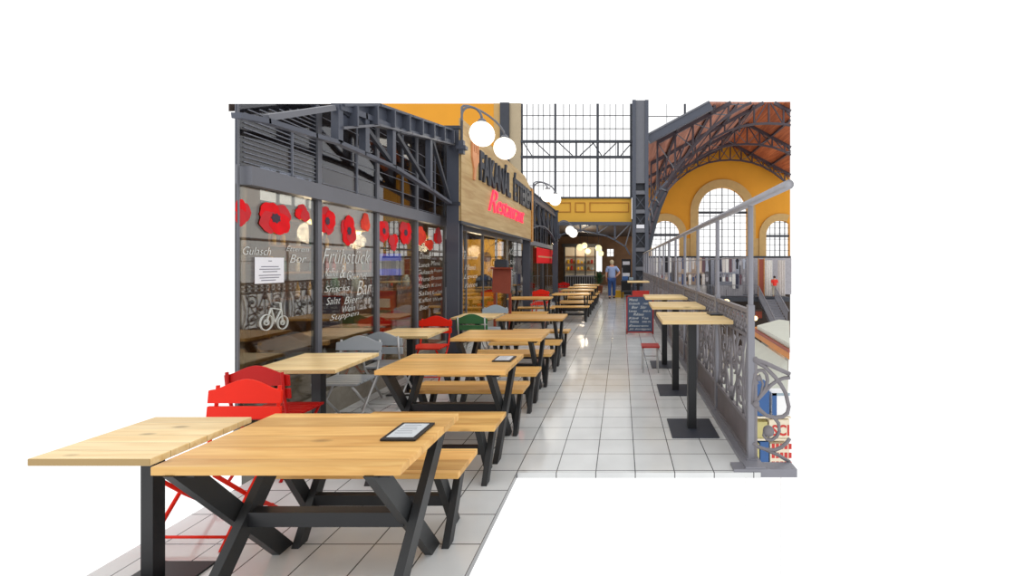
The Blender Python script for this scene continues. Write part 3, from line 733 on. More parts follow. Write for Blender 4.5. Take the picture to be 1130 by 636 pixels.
# kiosk
kx0, kx1, ky = -3.87, -1.72, 30.0
t = empty('kiosk', ((kx0+kx1)/2, ky+.6, 0), 'dark framed glass kiosk with lit shelves at the end of the gallery', 'kiosk')
for x in (kx0, kx0+.75, -2.45, kx1-.08): part('post', MB().box(x,x+.08,ky,ky+.08,0,2.75), M['black'], t)
part('counter', MB().box(kx0,kx1,ky-.05,ky+.9,0,.75), M['black'], t)
for z in (1.15,1.6,2.1): part('shelf', MB().box(kx0+.08,kx1-.08,ky+.3,ky+.8,z,z+.04), M['woodi'], t)
part('back_panel', MB().box(kx0,kx1,ky+.85,ky+.9,.75,2.75), M['creambox'], t)
part('canopy', MB().box(kx0-.1,kx1+.1,ky-.15,ky+1,2.75,2.95), M['black'], t)
light('kiosk glow', ((kx0+kx1)/2, ky+.2, 2.55), 14)
rnd = random.Random(11)
for z in (1.19,1.64):
    for k in range(8):
        x = kx0+.25+k*.23; hgt = .16+.16*rnd.random()
        single('jar', MB().lathe([(.07,0),(.08,.02),(.08,hgt*.8),(.05,hgt*.9),(.05,hgt)], (x,ky+.55,z+.001), 10), bc[rnd.randrange(6)], 'small coloured jar on a shelf of the far kiosk', 'jar', 'jars in the far kiosk', smooth=True)
t = empty('low_railing', (-2.2, 24, 0), 'low pale railing in front of the far kiosk', 'railing')
part('top_rail', MB().box(-3.0,-1.45,23.97,24.03,.93,.98), M['tube'], t); part('bottom_rail', MB().box(-3.0,-1.45,23.98,24.02,.3,.34), M['tube'], t)
for k in range(13): part('baluster', MB().box(-2.98+k*.125,-2.96+k*.125,23.99,24.01,0 if k in (0,6,12) else .34,.93), M['tube'], t)
t = empty('potted_plant', (-1.2, 24.6, 0), 'dark green potted plant beside the low railing', 'plant')
part('pot', MB().lathe([(.15,0),(.2,.35),(.22,.36),(.22,.4)], (-1.2,24.6,0), 14), M['pot'], t, smooth=True)
lf = MB(); rnd = random.Random(5)
for k in range(70):
    a = rnd.random()*2*PI; e = .2+rnd.random()*1.2; L = .25+rnd.random()*.35; b = Vector((-1.2,24.6,.42+rnd.random()*.4))
    d = Vector((math.cos(a)*math.cos(e), math.sin(a)*math.cos(e), math.sin(e))); s = Vector((-math.sin(a), math.cos(a), 0))
    lf.add([b, b+d*L*.5+s*.06, b+d*L, b+d*L*.5-s*.06], [(0,1,2,3)])
part('leaves', lf, M['leaf'], t)
t = empty('display_fridge', (.25, 23.4, 0), 'dark tall fridge with pale labels left of the lattice column', 'fridge')
part('body', MB().box(0.02,.5,23.1,23.7,0,1.85), M['black'], t)
for z in (1.55,.95): part('label_panel', MB().box(.08,.44,23.08,23.1,z,z+.18), M['paper'], t)
part('door_handle', MB().box(.04,.07,23.05,23.1,.7,1.4), M['tube'], t)
t = empty('serving_cart', (.28, 20.9, 0), 'dark serving cart with dark blue boxes past the chalkboard', 'cart')
part('tray', MB().box(-.02,.6,20.6,21.2,.78,.83), M['irondk'], t); part('tray', MB().box(-.02,.6,20.6,21.2,.3,.34), M['irondk'], t)
for x in (0,.55):
    for y in (20.62,21.14): part('leg', MB().box(x,x+.04,y,y+.04,0,.78), M['black'], t)
single('carton', MB().box(.05,.32,20.7,21.0,.831,1.02), M['bluebox'], 'dark blue carton on the serving cart', 'box', bevel=.01)
single('carton', MB().box(.36,.56,20.7,21.0,.831,.96), M['greyblue'], 'pale carton on the right of the serving cart', 'box', bevel=.01)
t = empty('crate', (-.07, 21.5, 0), 'yellow plastic crate standing on the floor to the right of the walking person', 'crate')
part('shell', MB().box(-.29,.13,21.3,21.34,0,.3).box(-.29,.13,21.66,21.7,0,.3).box(-.29,-.25,21.34,21.66,0,.3).box(.09,.13,21.34,21.66,0,.3).box(-.25,.09,21.34,21.66,0,.03), M['yellowp'], t)
part('rim', MB().box(-.31,.15,21.28,21.31,.27,.31).box(-.31,.15,21.69,21.72,.27,.31), M['yellowp'], t)
# ================================================================== furniture of the terrace
def make_picnic():
    t = empty('picnic_table', (0,0,0))
    part('tabletop', MB().box(-.52,.52,-.335,.335,.703,.74), M['pine'], t, world=False, bevel=.004)
    for x, s in ((-.44,1),(-.39,-1),(.39,1),(.44,-1)):
        part('leg', MB().bar((x,-.29*s,.70),(x,.29*s,.001),.045,.085,(1,0,0)) if False else leg_x(x, s, .29, .703), M['legside'], t, world=False)
    part('beam', MB().box(-.385,.385,-.03,.03,.31,.38), M['black'], t, world=False)
    for s in (-1,1): part('bearer', MB().box(.415*s-.045,.415*s+.045,-.3,.3,.68,.7025), M['black'], t, world=False)
    return t
def leg_x(x, s, hw, h, w=.085, th=.042):
    """flat steel leg crossing from one foot to the opposite top corner, cut level at both ends"""
    a, b = -hw*s, hw*s; k = w*.62
    return MB().prism([(x-th/2,a-k,h),(x-th/2,a+k,h),(x-th/2,b+k,0.001),(x-th/2,b-k,0.001)], (th,0,0))
def make_bench():
    t = empty('bench', (0,0,0))
    part('seat', MB().box(-.52,.52,-.165,.165,.395,.43), M['pine'], t, world=False, bevel=.004)
    for x, s in ((-.44,1),(-.395,-1),(.395,1),(.44,-1)): part('leg', leg_x(x, s, .115, .395, .06, .04), M['legside'], t, world=False)
    part('beam', MB().box(-.39,.39,-.022,.022,.17,.23), M['black'], t, world=False)
    return t
pt = make_picnic(); first = True
plab = ['nearest pine picnic table with crossed black legs and a framed menu', 'second pine picnic table from the front, its menu at the right end', 'third pine picnic table from the front, bare top',
        'fourth pine picnic table from the front, beyond the green chair', 'pine picnic table set back by the shop door beyond the brown stand', 'first pine picnic table beyond the gap in the row',
        'second pine picnic table beyond the gap in the row', 'third pine picnic table beyond the gap in the row', 'farthest pine picnic table of the row']
for (x, y), lb in zip([(-1.44,2.19),(-1.44,3.87),(-1.43,5.41),(-1.43,7.24),(-2.3,11.35),(-1.43,12.9),(-1.43,14.75),(-1.43,16.6),(-1.43,18.5)], plab):
    o = pt if first else copy_tree(pt); first = False
    o.location = (x, y, 0); tag(o, lb, 'table', 'pine picnic tables along the shop front')
bt = make_bench(); first = True
bl = [(-1.42,2.63,'bench behind the nearest picnic table, cut by the bottom edge'),(-1.42,3.33,'bench in front of the second picnic table'),(-1.42,4.25,'bench behind the second picnic table'),
      (-1.42,4.87,'bench in front of the third picnic table'),(-1.42,5.88,'bench behind the third picnic table'),(-1.42,6.68,'bench in front of the fourth picnic table'),
      (-1.42,7.80,'bench behind the fourth picnic table'),(-2.3,10.75,'bench in front of the table by the shop door'),(-2.3,11.95,'bench behind the table by the shop door'),
      (-1.4,12.28,'bench in front of the first table beyond the gap'),(-1.42,13.5,'bench behind the first table beyond the gap'),(-1.4,14.12,'bench in front of the second table beyond the gap'),
      (-1.42,15.35,'bench behind the second table beyond the gap'),(-1.4,15.97,'bench in front of the third table beyond the gap'),(-1.42,17.2,'bench behind the third table beyond the gap'),
      (-1.4,17.9,'bench in front of the farthest picnic table'),(-1.42,19.1,'bench behind the farthest picnic table')]
for x, y, lb in bl:
    o = bt if first else copy_tree(bt); first = False
    o.location = (x, y, 0); tag(o, 'narrow pine ' + lb, 'bench', 'pine benches of the picnic tables')
# square pedestal tables by the glass
def make_bistro(s=.36):
    t = empty('pedestal_table', (0,0,0))
    part('tabletop', MB().box(-s,s,-s,s,.708,.74), M['pine2'], t, world=False, bevel=.004)
    part('pedestal', MB().box(-.04,.04,-.04,.04,.012,.69), M['black'], t, world=False)
    part('bearer', MB().box(-.15,.15,-.03,.03,.69,.708).box(-.03,.03,-.15,.15,.69,.708), M['black'], t, world=False)
    part('base_plate', MB().box(-.22,.22,-.22,.22,0,.012), M['black'], t, world=False)
    return t
bs = make_bistro(); first = True
for x, y, rz, sc_, lb in [(-2.645,3.9,.03,.96,'square pine pedestal table between the shade-painted red chair and the nearest grey chair'),(-2.31,2.2,0,.74,'pale square pine pedestal table left of the nearest picnic table'),
                  (-2.62,5.56,.02,.95,'square pine pedestal table between the second grey chair and the bright red chair'),(-2.36,7.36,0,.92,'square pine pedestal table between the green chair and the pale blue chair')]:
    o = bs if first else copy_tree(bs); first = False
    o.location = (x, y, 0); o.rotation_euler.z = rz; o.scale = (sc_, sc_, 1); tag(o, lb, 'table', 'square pedestal tables by the glass')
# folding garden chairs (sitter looks along +y)
def make_chair(m, mleg):
    t = empty('garden_chair', (0,0,0)); W = .235
    def bk(x, z):                                         # back leans a little
        return Vector((x, -.19 - (z-.45)*.10, z))
    pts = []
    n = 14
    for i in range(n+1):
        u = -1 + 2*i/n; pts.append(bk(u*W, .775 + .07*(.5+.5*math.cos(u*PI))**.9))
    poly = [bk(-W,.695)] + [bk(W,.695)] + pts[::-1]
    part('top_slat', MB().prism(poly, (0,.018,0)), m, t, world=False, bevel=.003)
    part('lower_slat', MB().prism([bk(-W,.60),bk(W,.60),bk(W,.675),bk(-W,.675)], (0,.018,0)), m, t, world=False, bevel=.003)
    for k in range(6):
        y = -.175 + k*.064; part('seat_slat', MB().box(-.215,.215,y,y+.052,.435,.452), m, t, world=False)
    for s in (-1,1):
        x = .2*s
        part('back_stile', MB().tube([bk(x,.80)+Vector((0,-.012,0)), bk(x,.62)+Vector((0,-.012,0)), Vector((x,-.17,.43)), Vector((x*1.02,.02,.22)), Vector((x*1.04,.2,.001))], .011, 8), mleg, t, world=False, smooth=True)
        part('rear_leg', MB().tube([Vector((x*.88,.2,.425)), Vector((x*.9,.0,.22)), Vector((x*.95,-.24,.001))], .011, 8), mleg, t, world=False, smooth=True)
    part('stretcher', MB().tube([(-.2,.16,.06),(.2,.16,.06)], .008, 6), mleg, t, world=False, smooth=True); part('stretcher', MB().tube([(-.185,-.2,.05),(.185,-.2,.05)], .008, 6), mleg, t, world=False, smooth=True)
    return t
protos = {}
def chair(k, x, y, face, label, rz=0):
    m, l = {'red':(M['red'],M['red']),'redshade':(M['redshade'],M['redshade']),'grey':(M['greych'],M['chairleg']),'blue':(M['bluech'],M['chairleg']),'green':(M['green'],M['chairleg'])}[k]
    if k not in protos: o = protos[k] = make_chair(m, l)
    else: o = copy_tree(protos[k])
    o.location = (x, y, 0); o.rotation_euler.z = (0 if face > 0 else PI) + rz
    tag(o, label, 'chair', 'folding slatted garden chairs')
chair('red', -2.41, 2.65, -1, 'bright red slatted garden chair nearest the camera, at the left edge')
chair('redshade', -2.66, 3.47, 1, 'red slatted garden chair, shade painted in, behind the nearest bright red chair')
chair('grey', -2.71, 4.40, -1, 'grey slatted garden chair tucked behind the nearest pedestal table')
chair('grey', -2.63, 5.09, 1, 'grey slatted garden chair seen from behind, farther of the two grey ones')
chair('red', -2.66, 6.18, -1, 'bright red slatted garden chair by the dark iron column')
chair('green', -2.23, 6.86, 1, 'green slatted garden chair right of the dark iron column')
chair('blue', -2.29, 7.90, -1, 'pale blue slatted garden chair before the brown stand')
chair('red', -2.35, 13.35, 1, 'red garden chair beyond the second column, left of the far tables')
chair('red', -2.35, 12.75, -1, 'red garden chair between the shop door table and the second column')
chair('redshade', -3.62, 6.95, -1, 'dark red garden chair added inside, imitating a chair reflected in the third window')  # added indoors in place of a chair mirrored in the glass
chair('redshade', -2.38, 18.7, 1, 'dark red garden chair far off beside the last tables')
# framed menus on tables
def menu(x, y, z, w, d, label, dark=False):
    t = empty('menu_tablet', (x,y,z), label, 'menu')
    part('case', MB().box(x-w/2,x+w/2,y-d/2,y+d/2,z+.001,z+.012), M['black'], t, bevel=.002)
    if not dark:
        s = part('sheet', MB().box(x-w/2+.02,x+w/2-.02,y-d/2+.022,y+d/2-.022,z+.012,z+.0135), M['screen'], t)
        p = MB()
        for k in range(5): p.box(x-w/2+.035,x+w/2-.05-.01*(k%2),y+d/2-.05-k*.026,y+d/2-.046-k*.026,z+.0135,z+.014)
        part('print', p, M['ink'], s)
    else: part('sheet', MB().box(x-w/2+.02,x+w/2-.02,y-d/2+.02,y+d/2-.02,z+.012,z+.0135), M['irondk'], t)
menu(-1.065, 2.235, .74, .17, .225, 'black framed menu sheet lying on the nearest picnic table')
menu(-1.035, 3.95, .74, .165, .21, 'black framed menu sheet lying on the second picnic table')
# brown menu stand by the door
t = empty('menu_stand', (-2.42, 9.0, 0), 'red brown wooden menu stand on tall legs with a dark block on top', 'stand')
part('panel', MB().prism([(-2.60,8.98,1.02),(-2.24,9.0,.98),(-2.24,9.06,1.49),(-2.60,9.04,1.50)], (0,.03,0)), M['lectern'], t)
part('ledge', MB().box(-2.62,-2.22,8.93,9.12,1.49,1.52), M['lectern'], t)
for x in (-2.585,-2.275): part('leg', MB().box(x,x+.045,9.02,9.07,0,1.0), M['lectern'], t)
part('foot', MB().box(-2.6,-2.215,8.86,9.22,0,.03), M['lectern'], t)
single('box', MB().box(-2.55,-2.29,8.95,9.1,1.521,1.66).box(-2.52,-2.32,8.97,9.08,1.66,1.68), M['irondk'], 'dark blue box standing on the red brown menu stand', 'box', bevel=.006)

# ------------------------------------------------------------------ high tables along the railing
def make_high():
    t = empty('high_table', (0,0,0))
    part('tabletop', MB().box(-.315,.315,-.35,.35,1.05,1.085), M['pine2'], t, world=False, bevel=.004)
    part('pedestal', MB().box(-.04,.04,-.04,.04,.012,1.03), M['black'], t, world=False)
    part('bearer', MB().box(-.2,.2,-.03,.03,1.03,1.05).box(-.03,.03,-.2,.2,1.03,1.05), M['black'], t, world=False)
    part('base_plate', MB().box(-.215,.215,-.245,.245,0,.012), M['irondk'], t, world=False)
    return t
ht = make_high(); first = True
for x, y, lb in [(.68,4.30,'nearest high pine bar table by the railing, dark tablet on top'),(.68,5.60,'second high pine bar table by the railing'),(.68,7.02,'third high pine bar table by the railing, above the red stool'),(.50,13.2,'farthest high pine bar table by the railing, beyond the chalkboard')]:
    o = ht if first else copy_tree(ht); first = False
    o.location = (x,y,0); tag(o, lb, 'table', 'high bar tables along the railing')
menu(.925, 4.42, 1.085, .12, .2, 'thin dark tablet lying on the nearest high bar table', True)
t = empty('low_stool', (.42, 6.62, 0), 'low stool with a red seat rail and thin grey legs beside the third bar table', 'stool')
part('seat', MB().box(.30,.56,6.47,6.75,.365,.39), M['redframe'], t)
for x in (.32,.54):
    for y in (6.5,6.72): part('leg', MB().tube([(x,y,.36),(x,y,.001)], .01, 6), M['chairleg'], t, smooth=True)
for y in (6.5,6.72): part('stretcher', MB().tube([(.32,y,.2),(.54,y,.2)], .008, 6), M['chairleg'], t)
t = empty('display_box', (.55, 13.1, 0), 'red box with a pale label under the farthest bar table', 'box')
part('body', MB().box(.32,.8,12.72,12.90,.0,.82), M['redbox'], t); part('label_panel', MB().box(.4,.72,12.70,12.72,.35,.6), M['creambox'], t)
part('plinth', MB().box(.36,.76,12.69,12.70,.1,.28), M['greeni'], t)
# chalkboard
t = empty('chalkboard', (.42, 10.1, 0), 'red framed standing chalkboard with chalk writing on the walkway', 'chalkboard')
fb = MB(); x0,x1,z1 = .115,.735,.875
fb.box(x0,x1,10.09,10.12,.03,.06).box(x0,x1,10.09,10.12,z1-.03,z1).box(x0,x0+.03,10.09,10.12,0,z1).box(x1-.03,x1,10.09,10.12,0,z1)
part('frame', fb, M['redframe'], t); part('board', MB().box(x0+.03,x1-.03,10.095,10.115,.06,z1-.03), M['chalkb'], t)
part('rear_leg', MB().bar((x0+.02,10.13,z1-.05),(x0+.02,10.5,.01),.03,.025).bar((x1-.02,10.13,z1-.05),(x1-.02,10.5,.01),.03,.025), M['redframe'], t)
for s, u0, u1, z0, hh in (('Menü', .06,.26,.75,.06),('Gulasch', .06,.3,.67,.05),('1500 Ft', .38,.56,.67,.04),('Bor  Sör', .12,.46,.58,.06),('Leves', .06,.24,.5,.05),('890 Ft', .38,.56,.5,.04),('Rétes', .16,.4,.42,.06),('Kávé  Tea', .06,.5,.34,.05),('Saláta', .08,.28,.26,.05),('990 Ft', .36,.56,.26,.04),('Étterem', .06,.5,.17,.05),('Jó étvágyat', .06,.56,.09,.045)):
    me = text_fit(text_mesh(s, .25, .01), (x0+u0, 10.0935, z0), (1,0,0), (0,0,1), u1-u0, hh)
    for v in me.vertices: v.co -= t.location
    link('chalk_writing', me, M['chalk'], t)

# ------------------------------------------------------------------ ornate railing
RX = 1.03; PITCH = 1.22; Y0 = 3.55; NB = 14
railing = t = empty('ornate_railing', (RX, Y0, 0), 'long grey railing with wrought iron scrolls, tall tube posts and an upper handrail', 'railing')
def spiral(cy, cz, r0, r1, a0, turns, n=26):
    return [Vector((0, cy + (r0+(r1-r0)*i/n)*math.cos(a0+turns*2*PI*i/n), cz + (r0+(r1-r0)*i/n)*math.sin(a0+turns*2*PI*i/n))) for i in range(n+1)]
sw = MB(); R = .0125
m_ = PITCH/2
for s in (-1, 1):
    f = lambda pts: [Vector((p.x, m_ + s*(p.y-m_), p.z)) for p in pts]
    sw.tube(f(spiral(.30,.82,.03,.15,0,1.4)), R, 6); sw.tube(f(spiral(.30,.48,.03,.14,PI,-1.4)), R, 6)
    sw.tube(f(spiral(.50,.68,.02,.085,PI/2,1.5)), R*.9, 6)
    sw.tube(f([Vector((0,.06,.33)),Vector((0,.12,.5)),Vector((0,.14,.65)),Vector((0,.1,.85)),Vector((0,.05,.99))]), R, 6)
    sw.tube(f([Vector((0,.1,.33)),Vector((0,.34,.55)),Vector((0,.5,.8)),Vector((0,.58,.99))]), R, 6)
    sw.tube(f([Vector((0,.58,.33)),Vector((0,.46,.5)),Vector((0,.3,.68)),Vector((0,.14,.99))]), R, 6)
    sw.sphere((0, m_+s*(.30-m_), .82), .03, 8, 6); sw.sphere((0, m_+s*(.30-m_), .48), .03, 8, 6); sw.sphere((0, m_+s*(.5-m_), .68), .025, 8, 6)
sw.tube([(0,m_,.33),(0,m_,.99)], .014, 6)
for z in (.42,.9): sw.sphere((0,m_,z), .04, 8, 6)
for u in (.21,.41,.81,1.01): sw.tube([(0,u,.33),(0,u,1.0)], .011, 6)
fz = MB()
for k in range(8):
    c = .09 + k*.149
    fz.tube([Vector((0, c+.065*math.cos(2*PI*i/14), 1.105+.075*math.sin(2*PI*i/14))) for i in range(15)], .011, 6)
    fz.tube([Vector((0,c-.05,1.06)),Vector((0,c,1.105)),Vector((0,c+.05,1.15))], .009, 5)
    fz.tube([Vector((0,c-.05,1.15)),Vector((0,c,1.105)),Vector((0,c+.05,1.06))], .009, 5)
    fz.box(-.008,.008,c+.066,c+.083,1.02,1.19)
rails = [MB().box(-.02,.02,0,PITCH,1.19,1.225).mesh('r'), MB().box(-.018,.018,0,PITCH,.995,1.02).mesh('r'), MB().box(-.018,.018,0,PITCH,.30,.33).mesh('r'), MB().box(-.022,.022,0,PITCH,.035,.06).mesh('r')]
kp = MB().box(-.006,.006,.03,PITCH-.03,.06,.30)
me_s = sw.mesh('scrollwork', True); me_f = fz.mesh('frieze', True); me_k = kp.mesh('kick_plate')
for k in range(NB):
    for nm, me, mm in (('scrollwork',me_s,'scroll'),('frieze',me_f,'scroll'),*[('panel_rail',r_,'scroll') for r_ in rails],('kick_plate',me_k,'kick')):
        o = link(nm, me, M[mm], t); o.location = (0, k*PITCH, 0)
pm = MB().box(-.026,.026,-.026,.026,.03,1.26).tube([(0,0,1.24),(0,0,2.06)], .022, 10).box(-.04,.04,-.04,.04,.03,.05).mesh('post')
for k in range(NB+1):
    o = link('post', pm, M['rail'], t); o.location = (0, k*PITCH, 0)
hr = MB().tube([(RX,Y0+NB*PITCH,2.075),(RX,2.735,2.075)], .03, 12)
part('handrail', hr, M['tube'], t, smooth=True)
# intermediate wires
part('guard_wire', MB().tube([(RX,Y0,1.64),(RX,Y0+NB*PITCH,1.64)], .006, 6), M['rail'], t)
# scrolled end bracket standing across the end of the railing
YS = 3.53
ps = lambda pts: [P(x, y, YS) for x, y in pts]
t = railing
for pts, r in (([(831,396),(845,401),(858,407),(871.5,413)],.017), ([(832,398),(844,405),(855,416),(862,425),(867,434),(870.5,449),(869,456),(864,460),(855,461),(846,459),(839,453),(832,444)],.016),
               ([(871.5,417),(865,417.5),(858,420),(851,425),(845,431.5),(838,439),(832,446)],.015), ([(830,446),(831,425),(833,413),(837,409),(842,409),(846,414),(847,420),(845.5,427),(842,433),(837,440),(832,447)],.014),
               ([(832,447),(838,453),(846,459),(854,461),(859,467),(860,476),(857,482),(852,485.5),(846,485),(843,481),(844,476)],.014), ([(831,489),(838,494),(846,496.5),(855,497),(862,494),(868,489),(871.5,484)],.015),
               ([(846,497),(858,502),(871.5,510)],.014), ([(839,437),(842,424),(838,414),(834,419),(836,424)],.010)):
    part('end_scroll', MB().tube(ps(pts), r, 8), M['scroll'], t, smooth=True)
part('hub', MB().sphere(P(837,417.5,YS),.024,10,8), M['scroll'], t, smooth=True); part('hub', MB().sphere(P(848,476,YS),.045,10,8), M['scroll'], t, smooth=True); part('hub', MB().sphere(P(834,446,YS),.03,10,8), M['scroll'], t, smooth=True)
part('mounting_bar', MB().box(1.056,1.075,YS-.01,YS+.02,.05,.85), M['scroll'], t)
# ================================================================== the great hall on the right
YH = 40.0
def HX(px): return (px-CX)*YH/F
def HZ(py): return H - (py-CY)*YH/F
XE = 15.16                                     # the hall is built as far to the right as it is seen
RC, RZ, RS = 9.6, 12.39, .54                   # ridge, slope
def zroof(x): return RZ - RS*abs(x-RC)
EV = 1.32
def xlim(y): return .3795*y
zs = HZ(283)
wins = [(HX(797.5), 27.0*YH/F, zs, HZ(207)), (HX(734.5), 15.5*YH/F, zs, HZ(243.5)), (HX(861.5), 16.5*YH/F, zs, HZ(243.5))]
holes = [arch(c, w_, z0, z1, 24, 15.1) for c, w_, z0, z1 in wins]
holed('wall_far', [(1.3,-1.1),(XE,-1.1),(XE,zroof(XE)-.05),(RC,RZ-.05),(1.3,zroof(1.3)-.05)], holes, YH, .4, M['yellow'])
for i, (c, w_, z0, z1) in enumerate(wins):
    g = struct('window_%d' % (31+i), MB().prism([(x,YH+.3,z) for x, z in arch(c,w_,z0,z1,24,15.1)], (0,.02,0)), M['clear'])
    fr = MB(); r = w_; zc = z1 - r
    top = lambda x: zc + math.sqrt(max(0, r*r-(x-c)**2))
    nv = 8 if i == 0 else 6
    for k in range(1, nv):
        x = c - r + 2*r*k/nv
        if x > 15.05: continue
        wd = .06 if k % 2 == 0 else .025
        if k == nv//2: wd = .08
        fr.box(x-wd/2,x+wd/2,YH+.2,YH+.28,z0,top(x))
    z = z0 + .55
    while z < z1 - .1:
        hw = r if z < zc else math.sqrt(max(0,r*r-(z-zc)**2)); fr.box(c-hw,min(c+hw,15.1),YH+.22,YH+.28,z-.018,z+.018); z += .62 if i == 0 else .5
    part('glazing_bars', fr, M['irondk'], g)
    part('transom', MB().box(c-r,min(c+r,15.1),YH+.1,YH+.28,zc-.14,zc+.06), M['irondk'], g)
    sur = []; ro = r + (.72 if i == 0 else .62); n = 24
    oi = [(c-r, z0)] + [(c + r*math.cos(PI-PI*k/n), zc + r*math.sin(PI-PI*k/n)) for k in range(n+1)] + [(c+r, z0)]
    oo = [(c-ro, z0)] + [(c + ro*math.cos(PI-PI*k/n), zc + ro*math.sin(PI-PI*k/n)) for k in range(n+1)] + [(c+ro, z0)]
    sm = MB()
    for k in range(len(oi)-1):
        q4 = [oi[k], oi[k+1], oo[k+1], oo[k]]
        if max(p[0] for p in q4) > 15.15: continue
        if min(p[0] for p in q4) < 1.35: continue
        sm.prism([(x,YH,z) for x, z in q4], (0,-.15,0))
    part('surround', sm, M['stone'], g)
struct('trim_9', MB().box(1.3,XE,YH-.2,YH,zs-.15,zs+.02), M['irondk'])
struct('trim_10', MB().box(1.3,XE,YH-.06,YH,HZ(252)-.1,HZ(252)+.1) if False else MB().box(HX(752),HX(766),YH-.06,YH,zs+.02,zs+1.6).box(HX(829),HX(841),YH-.06,YH,zs+.02,zs+1.6), M['stone'])
struct('wall_stall', MB().box(1.3,XE,YH-.3,YH-.22,-1.1,zs-.16), CLOTH[2])
struct('wall_far_lower', MB().box(1.3,XE,YH-.02,YH+.3,-5,-1.1), M['browndk'])
# roof: boards in two pitches, open (skylight) toward the near side
yn = lambda x: max(22.1, (zroof(x)-H+.02)/.3612)
ro = MB()
xs = [EV, 2.6, 4.35, 6, 7.8, RC]
for a, b in zip(xs[:-1], xs[1:]):
    ya, yb2 = yn(a), yn(b)
    ro.prism([(a,ya,zroof(a)),(b,yb2,zroof(b)),(b,YH+.4,zroof(b)),(a,YH+.4,zroof(a))], (0,0,.1))
struct('ceiling', ro, M['roofred'])
yr = max(yn(RC), RC/.3795); 
struct('ceiling_right', MB().prism([(RC,yn(RC),zroof(RC)),(10.72,28.25,zroof(10.72)),(XE,YH,zroof(XE)),(XE,YH+.4,zroof(XE)),(RC,YH+.4,zroof(RC))], (0,0,.1)), M['rooforange'])
# trusses
def seen(p): return p.x <= xlim(p.y)+.02 and p.z <= H + .3612*p.y + .02
def clip(a, b):
    """the stretch of a member that lies inside the built part of the hall"""
    n = 40; run = [k for k in range(n+1) if seen(a.lerp(b, k/n))]
    if len(run) < 3: return None
    return a.lerp(b, run[0]/n), a.lerp(b, run[-1]/n)
def bottom(x):
    u = (x-RC)/(RC-EV-.6); return 10.75 - 5.6*abs(u)**2.3
tl = ['nearest red brown iron roof truss of the hall','second iron roof truss of the hall','third iron roof truss of the hall','iron roof truss next to the far wall of the hall']
for i, Y in enumerate((24.0, 29.0, 34.0, 39.2)):
    t = empty('roof_truss', (RC*.5, Y, 9), tl[i], 'roof truss', 'iron trusses under the hall roof')
    xs = [1.95 + (RC-1.95)*k/8 for k in range(9)]; xs += [RC + (RC-1.95)*k/8 for k in range(1, 7)]
    B = [Vector((x, Y, bottom(x))) for x in xs]; T = [Vector((x, Y, zroof(x)-.12)) for x in xs]
    for nm, pts, wd, hh in (('upper_chord',T,.18,.2),('lower_chord',B,.14,.13)):
        mb = MB()
        for a, b in zip(pts[:-1], pts[1:]):
            c = clip(a, b)
            if c: mb.bar(c[0], c[1], wd, hh)
        if mb.v: part(nm, mb, M['truss'], t)
    for k in range(len(xs)):
        c = clip(B[k], T[k])
        if c and (c[1]-c[0]).length > .3: part('post', MB().bar(c[0], c[1], .1, .1), M['truss'], t)
        if k+1 < len(xs):
            c = clip(B[k], T[k+1]) if k < 8 else clip(T[k], B[k+1])
            if c: part('brace', MB().bar(c[0], c[1], .07, .07), M['truss'], t)
            c = clip(T[k], B[k+1]) if k < 8 else clip(B[k], T[k+1])
            if c and i != 1: part('brace', MB().bar(c[0], c[1], .04, .05), M['frame'], t)
    if i < 3:                                  # small drop hangers on the lower chord
        for k in (2,4,6):
            a = B[k]
            if seen(a): part('hanger', MB().bar(a, a-Vector((0,0,.35)), .08, .08), M['irondk'], t)
t = empty('roof_beam', (2.8, 22, 8.5), 'thick grey rafter rising from the lattice column', 'beam')
part('web', MB().bar((EV,22.0,7.72),(4.42,22.0,zroof(4.42)-.2),.3,.4), M['iron'], t); part('flange', MB().bar((EV,21.9,7.95),(4.3,21.9,zroof(4.3)+.03),.2,.08), M['frame'], t)
t = None
for k, x in enumerate((3.0, 4.8, 6.6, 8.4, 11.4, 13.2)):
    y0_ = max(yn(x), x/.3795) + .1
    single('roof_purlin', MB().box(x-.07,x+.07,y0_,YH,zroof(x)-.14-RS*.07,zroof(x)-RS*.07-.005), M['truss'], ['lowest long purlin under the red roof','second long purlin under the red roof','third long purlin under the red roof','long purlin just left of the roof ridge','long purlin just right of the roof ridge','long purlin low on the orange right roof slope'][k], 'purlin', 'purlins under the hall roof')
t = lattice_col
part('rib_plate', MB().prism([P(x,y,21.62) for x,y in ((714,284),(719,272),(724,250),(730,230),(739,208),(733,207),(724,222),(718,236),(714,250))], (0,.08,0)), M['irondk'], t)
part('outer_rib', MB().path([P(x,y,21.6) for x,y in ((714,266),(717,258),(720,245),(726,228),(735,212),(747,198))], .14, .1), M['truss'], t)
part('inner_rib', MB().path([P(x,y,21.6) for x,y in ((714,238),(716,232),(720,222),(727,210),(736,200))], .1, .08), M['iron'], t)
for a, b in (((718,258),(716,232)),((721,243),(718,226)),((728,225),(722,218)),((736,211),(729,208))): part('brace', MB().bar(P(a[0],a[1],21.6),P(b[0],b[1],21.6),.06,.06), M['frame'], t)

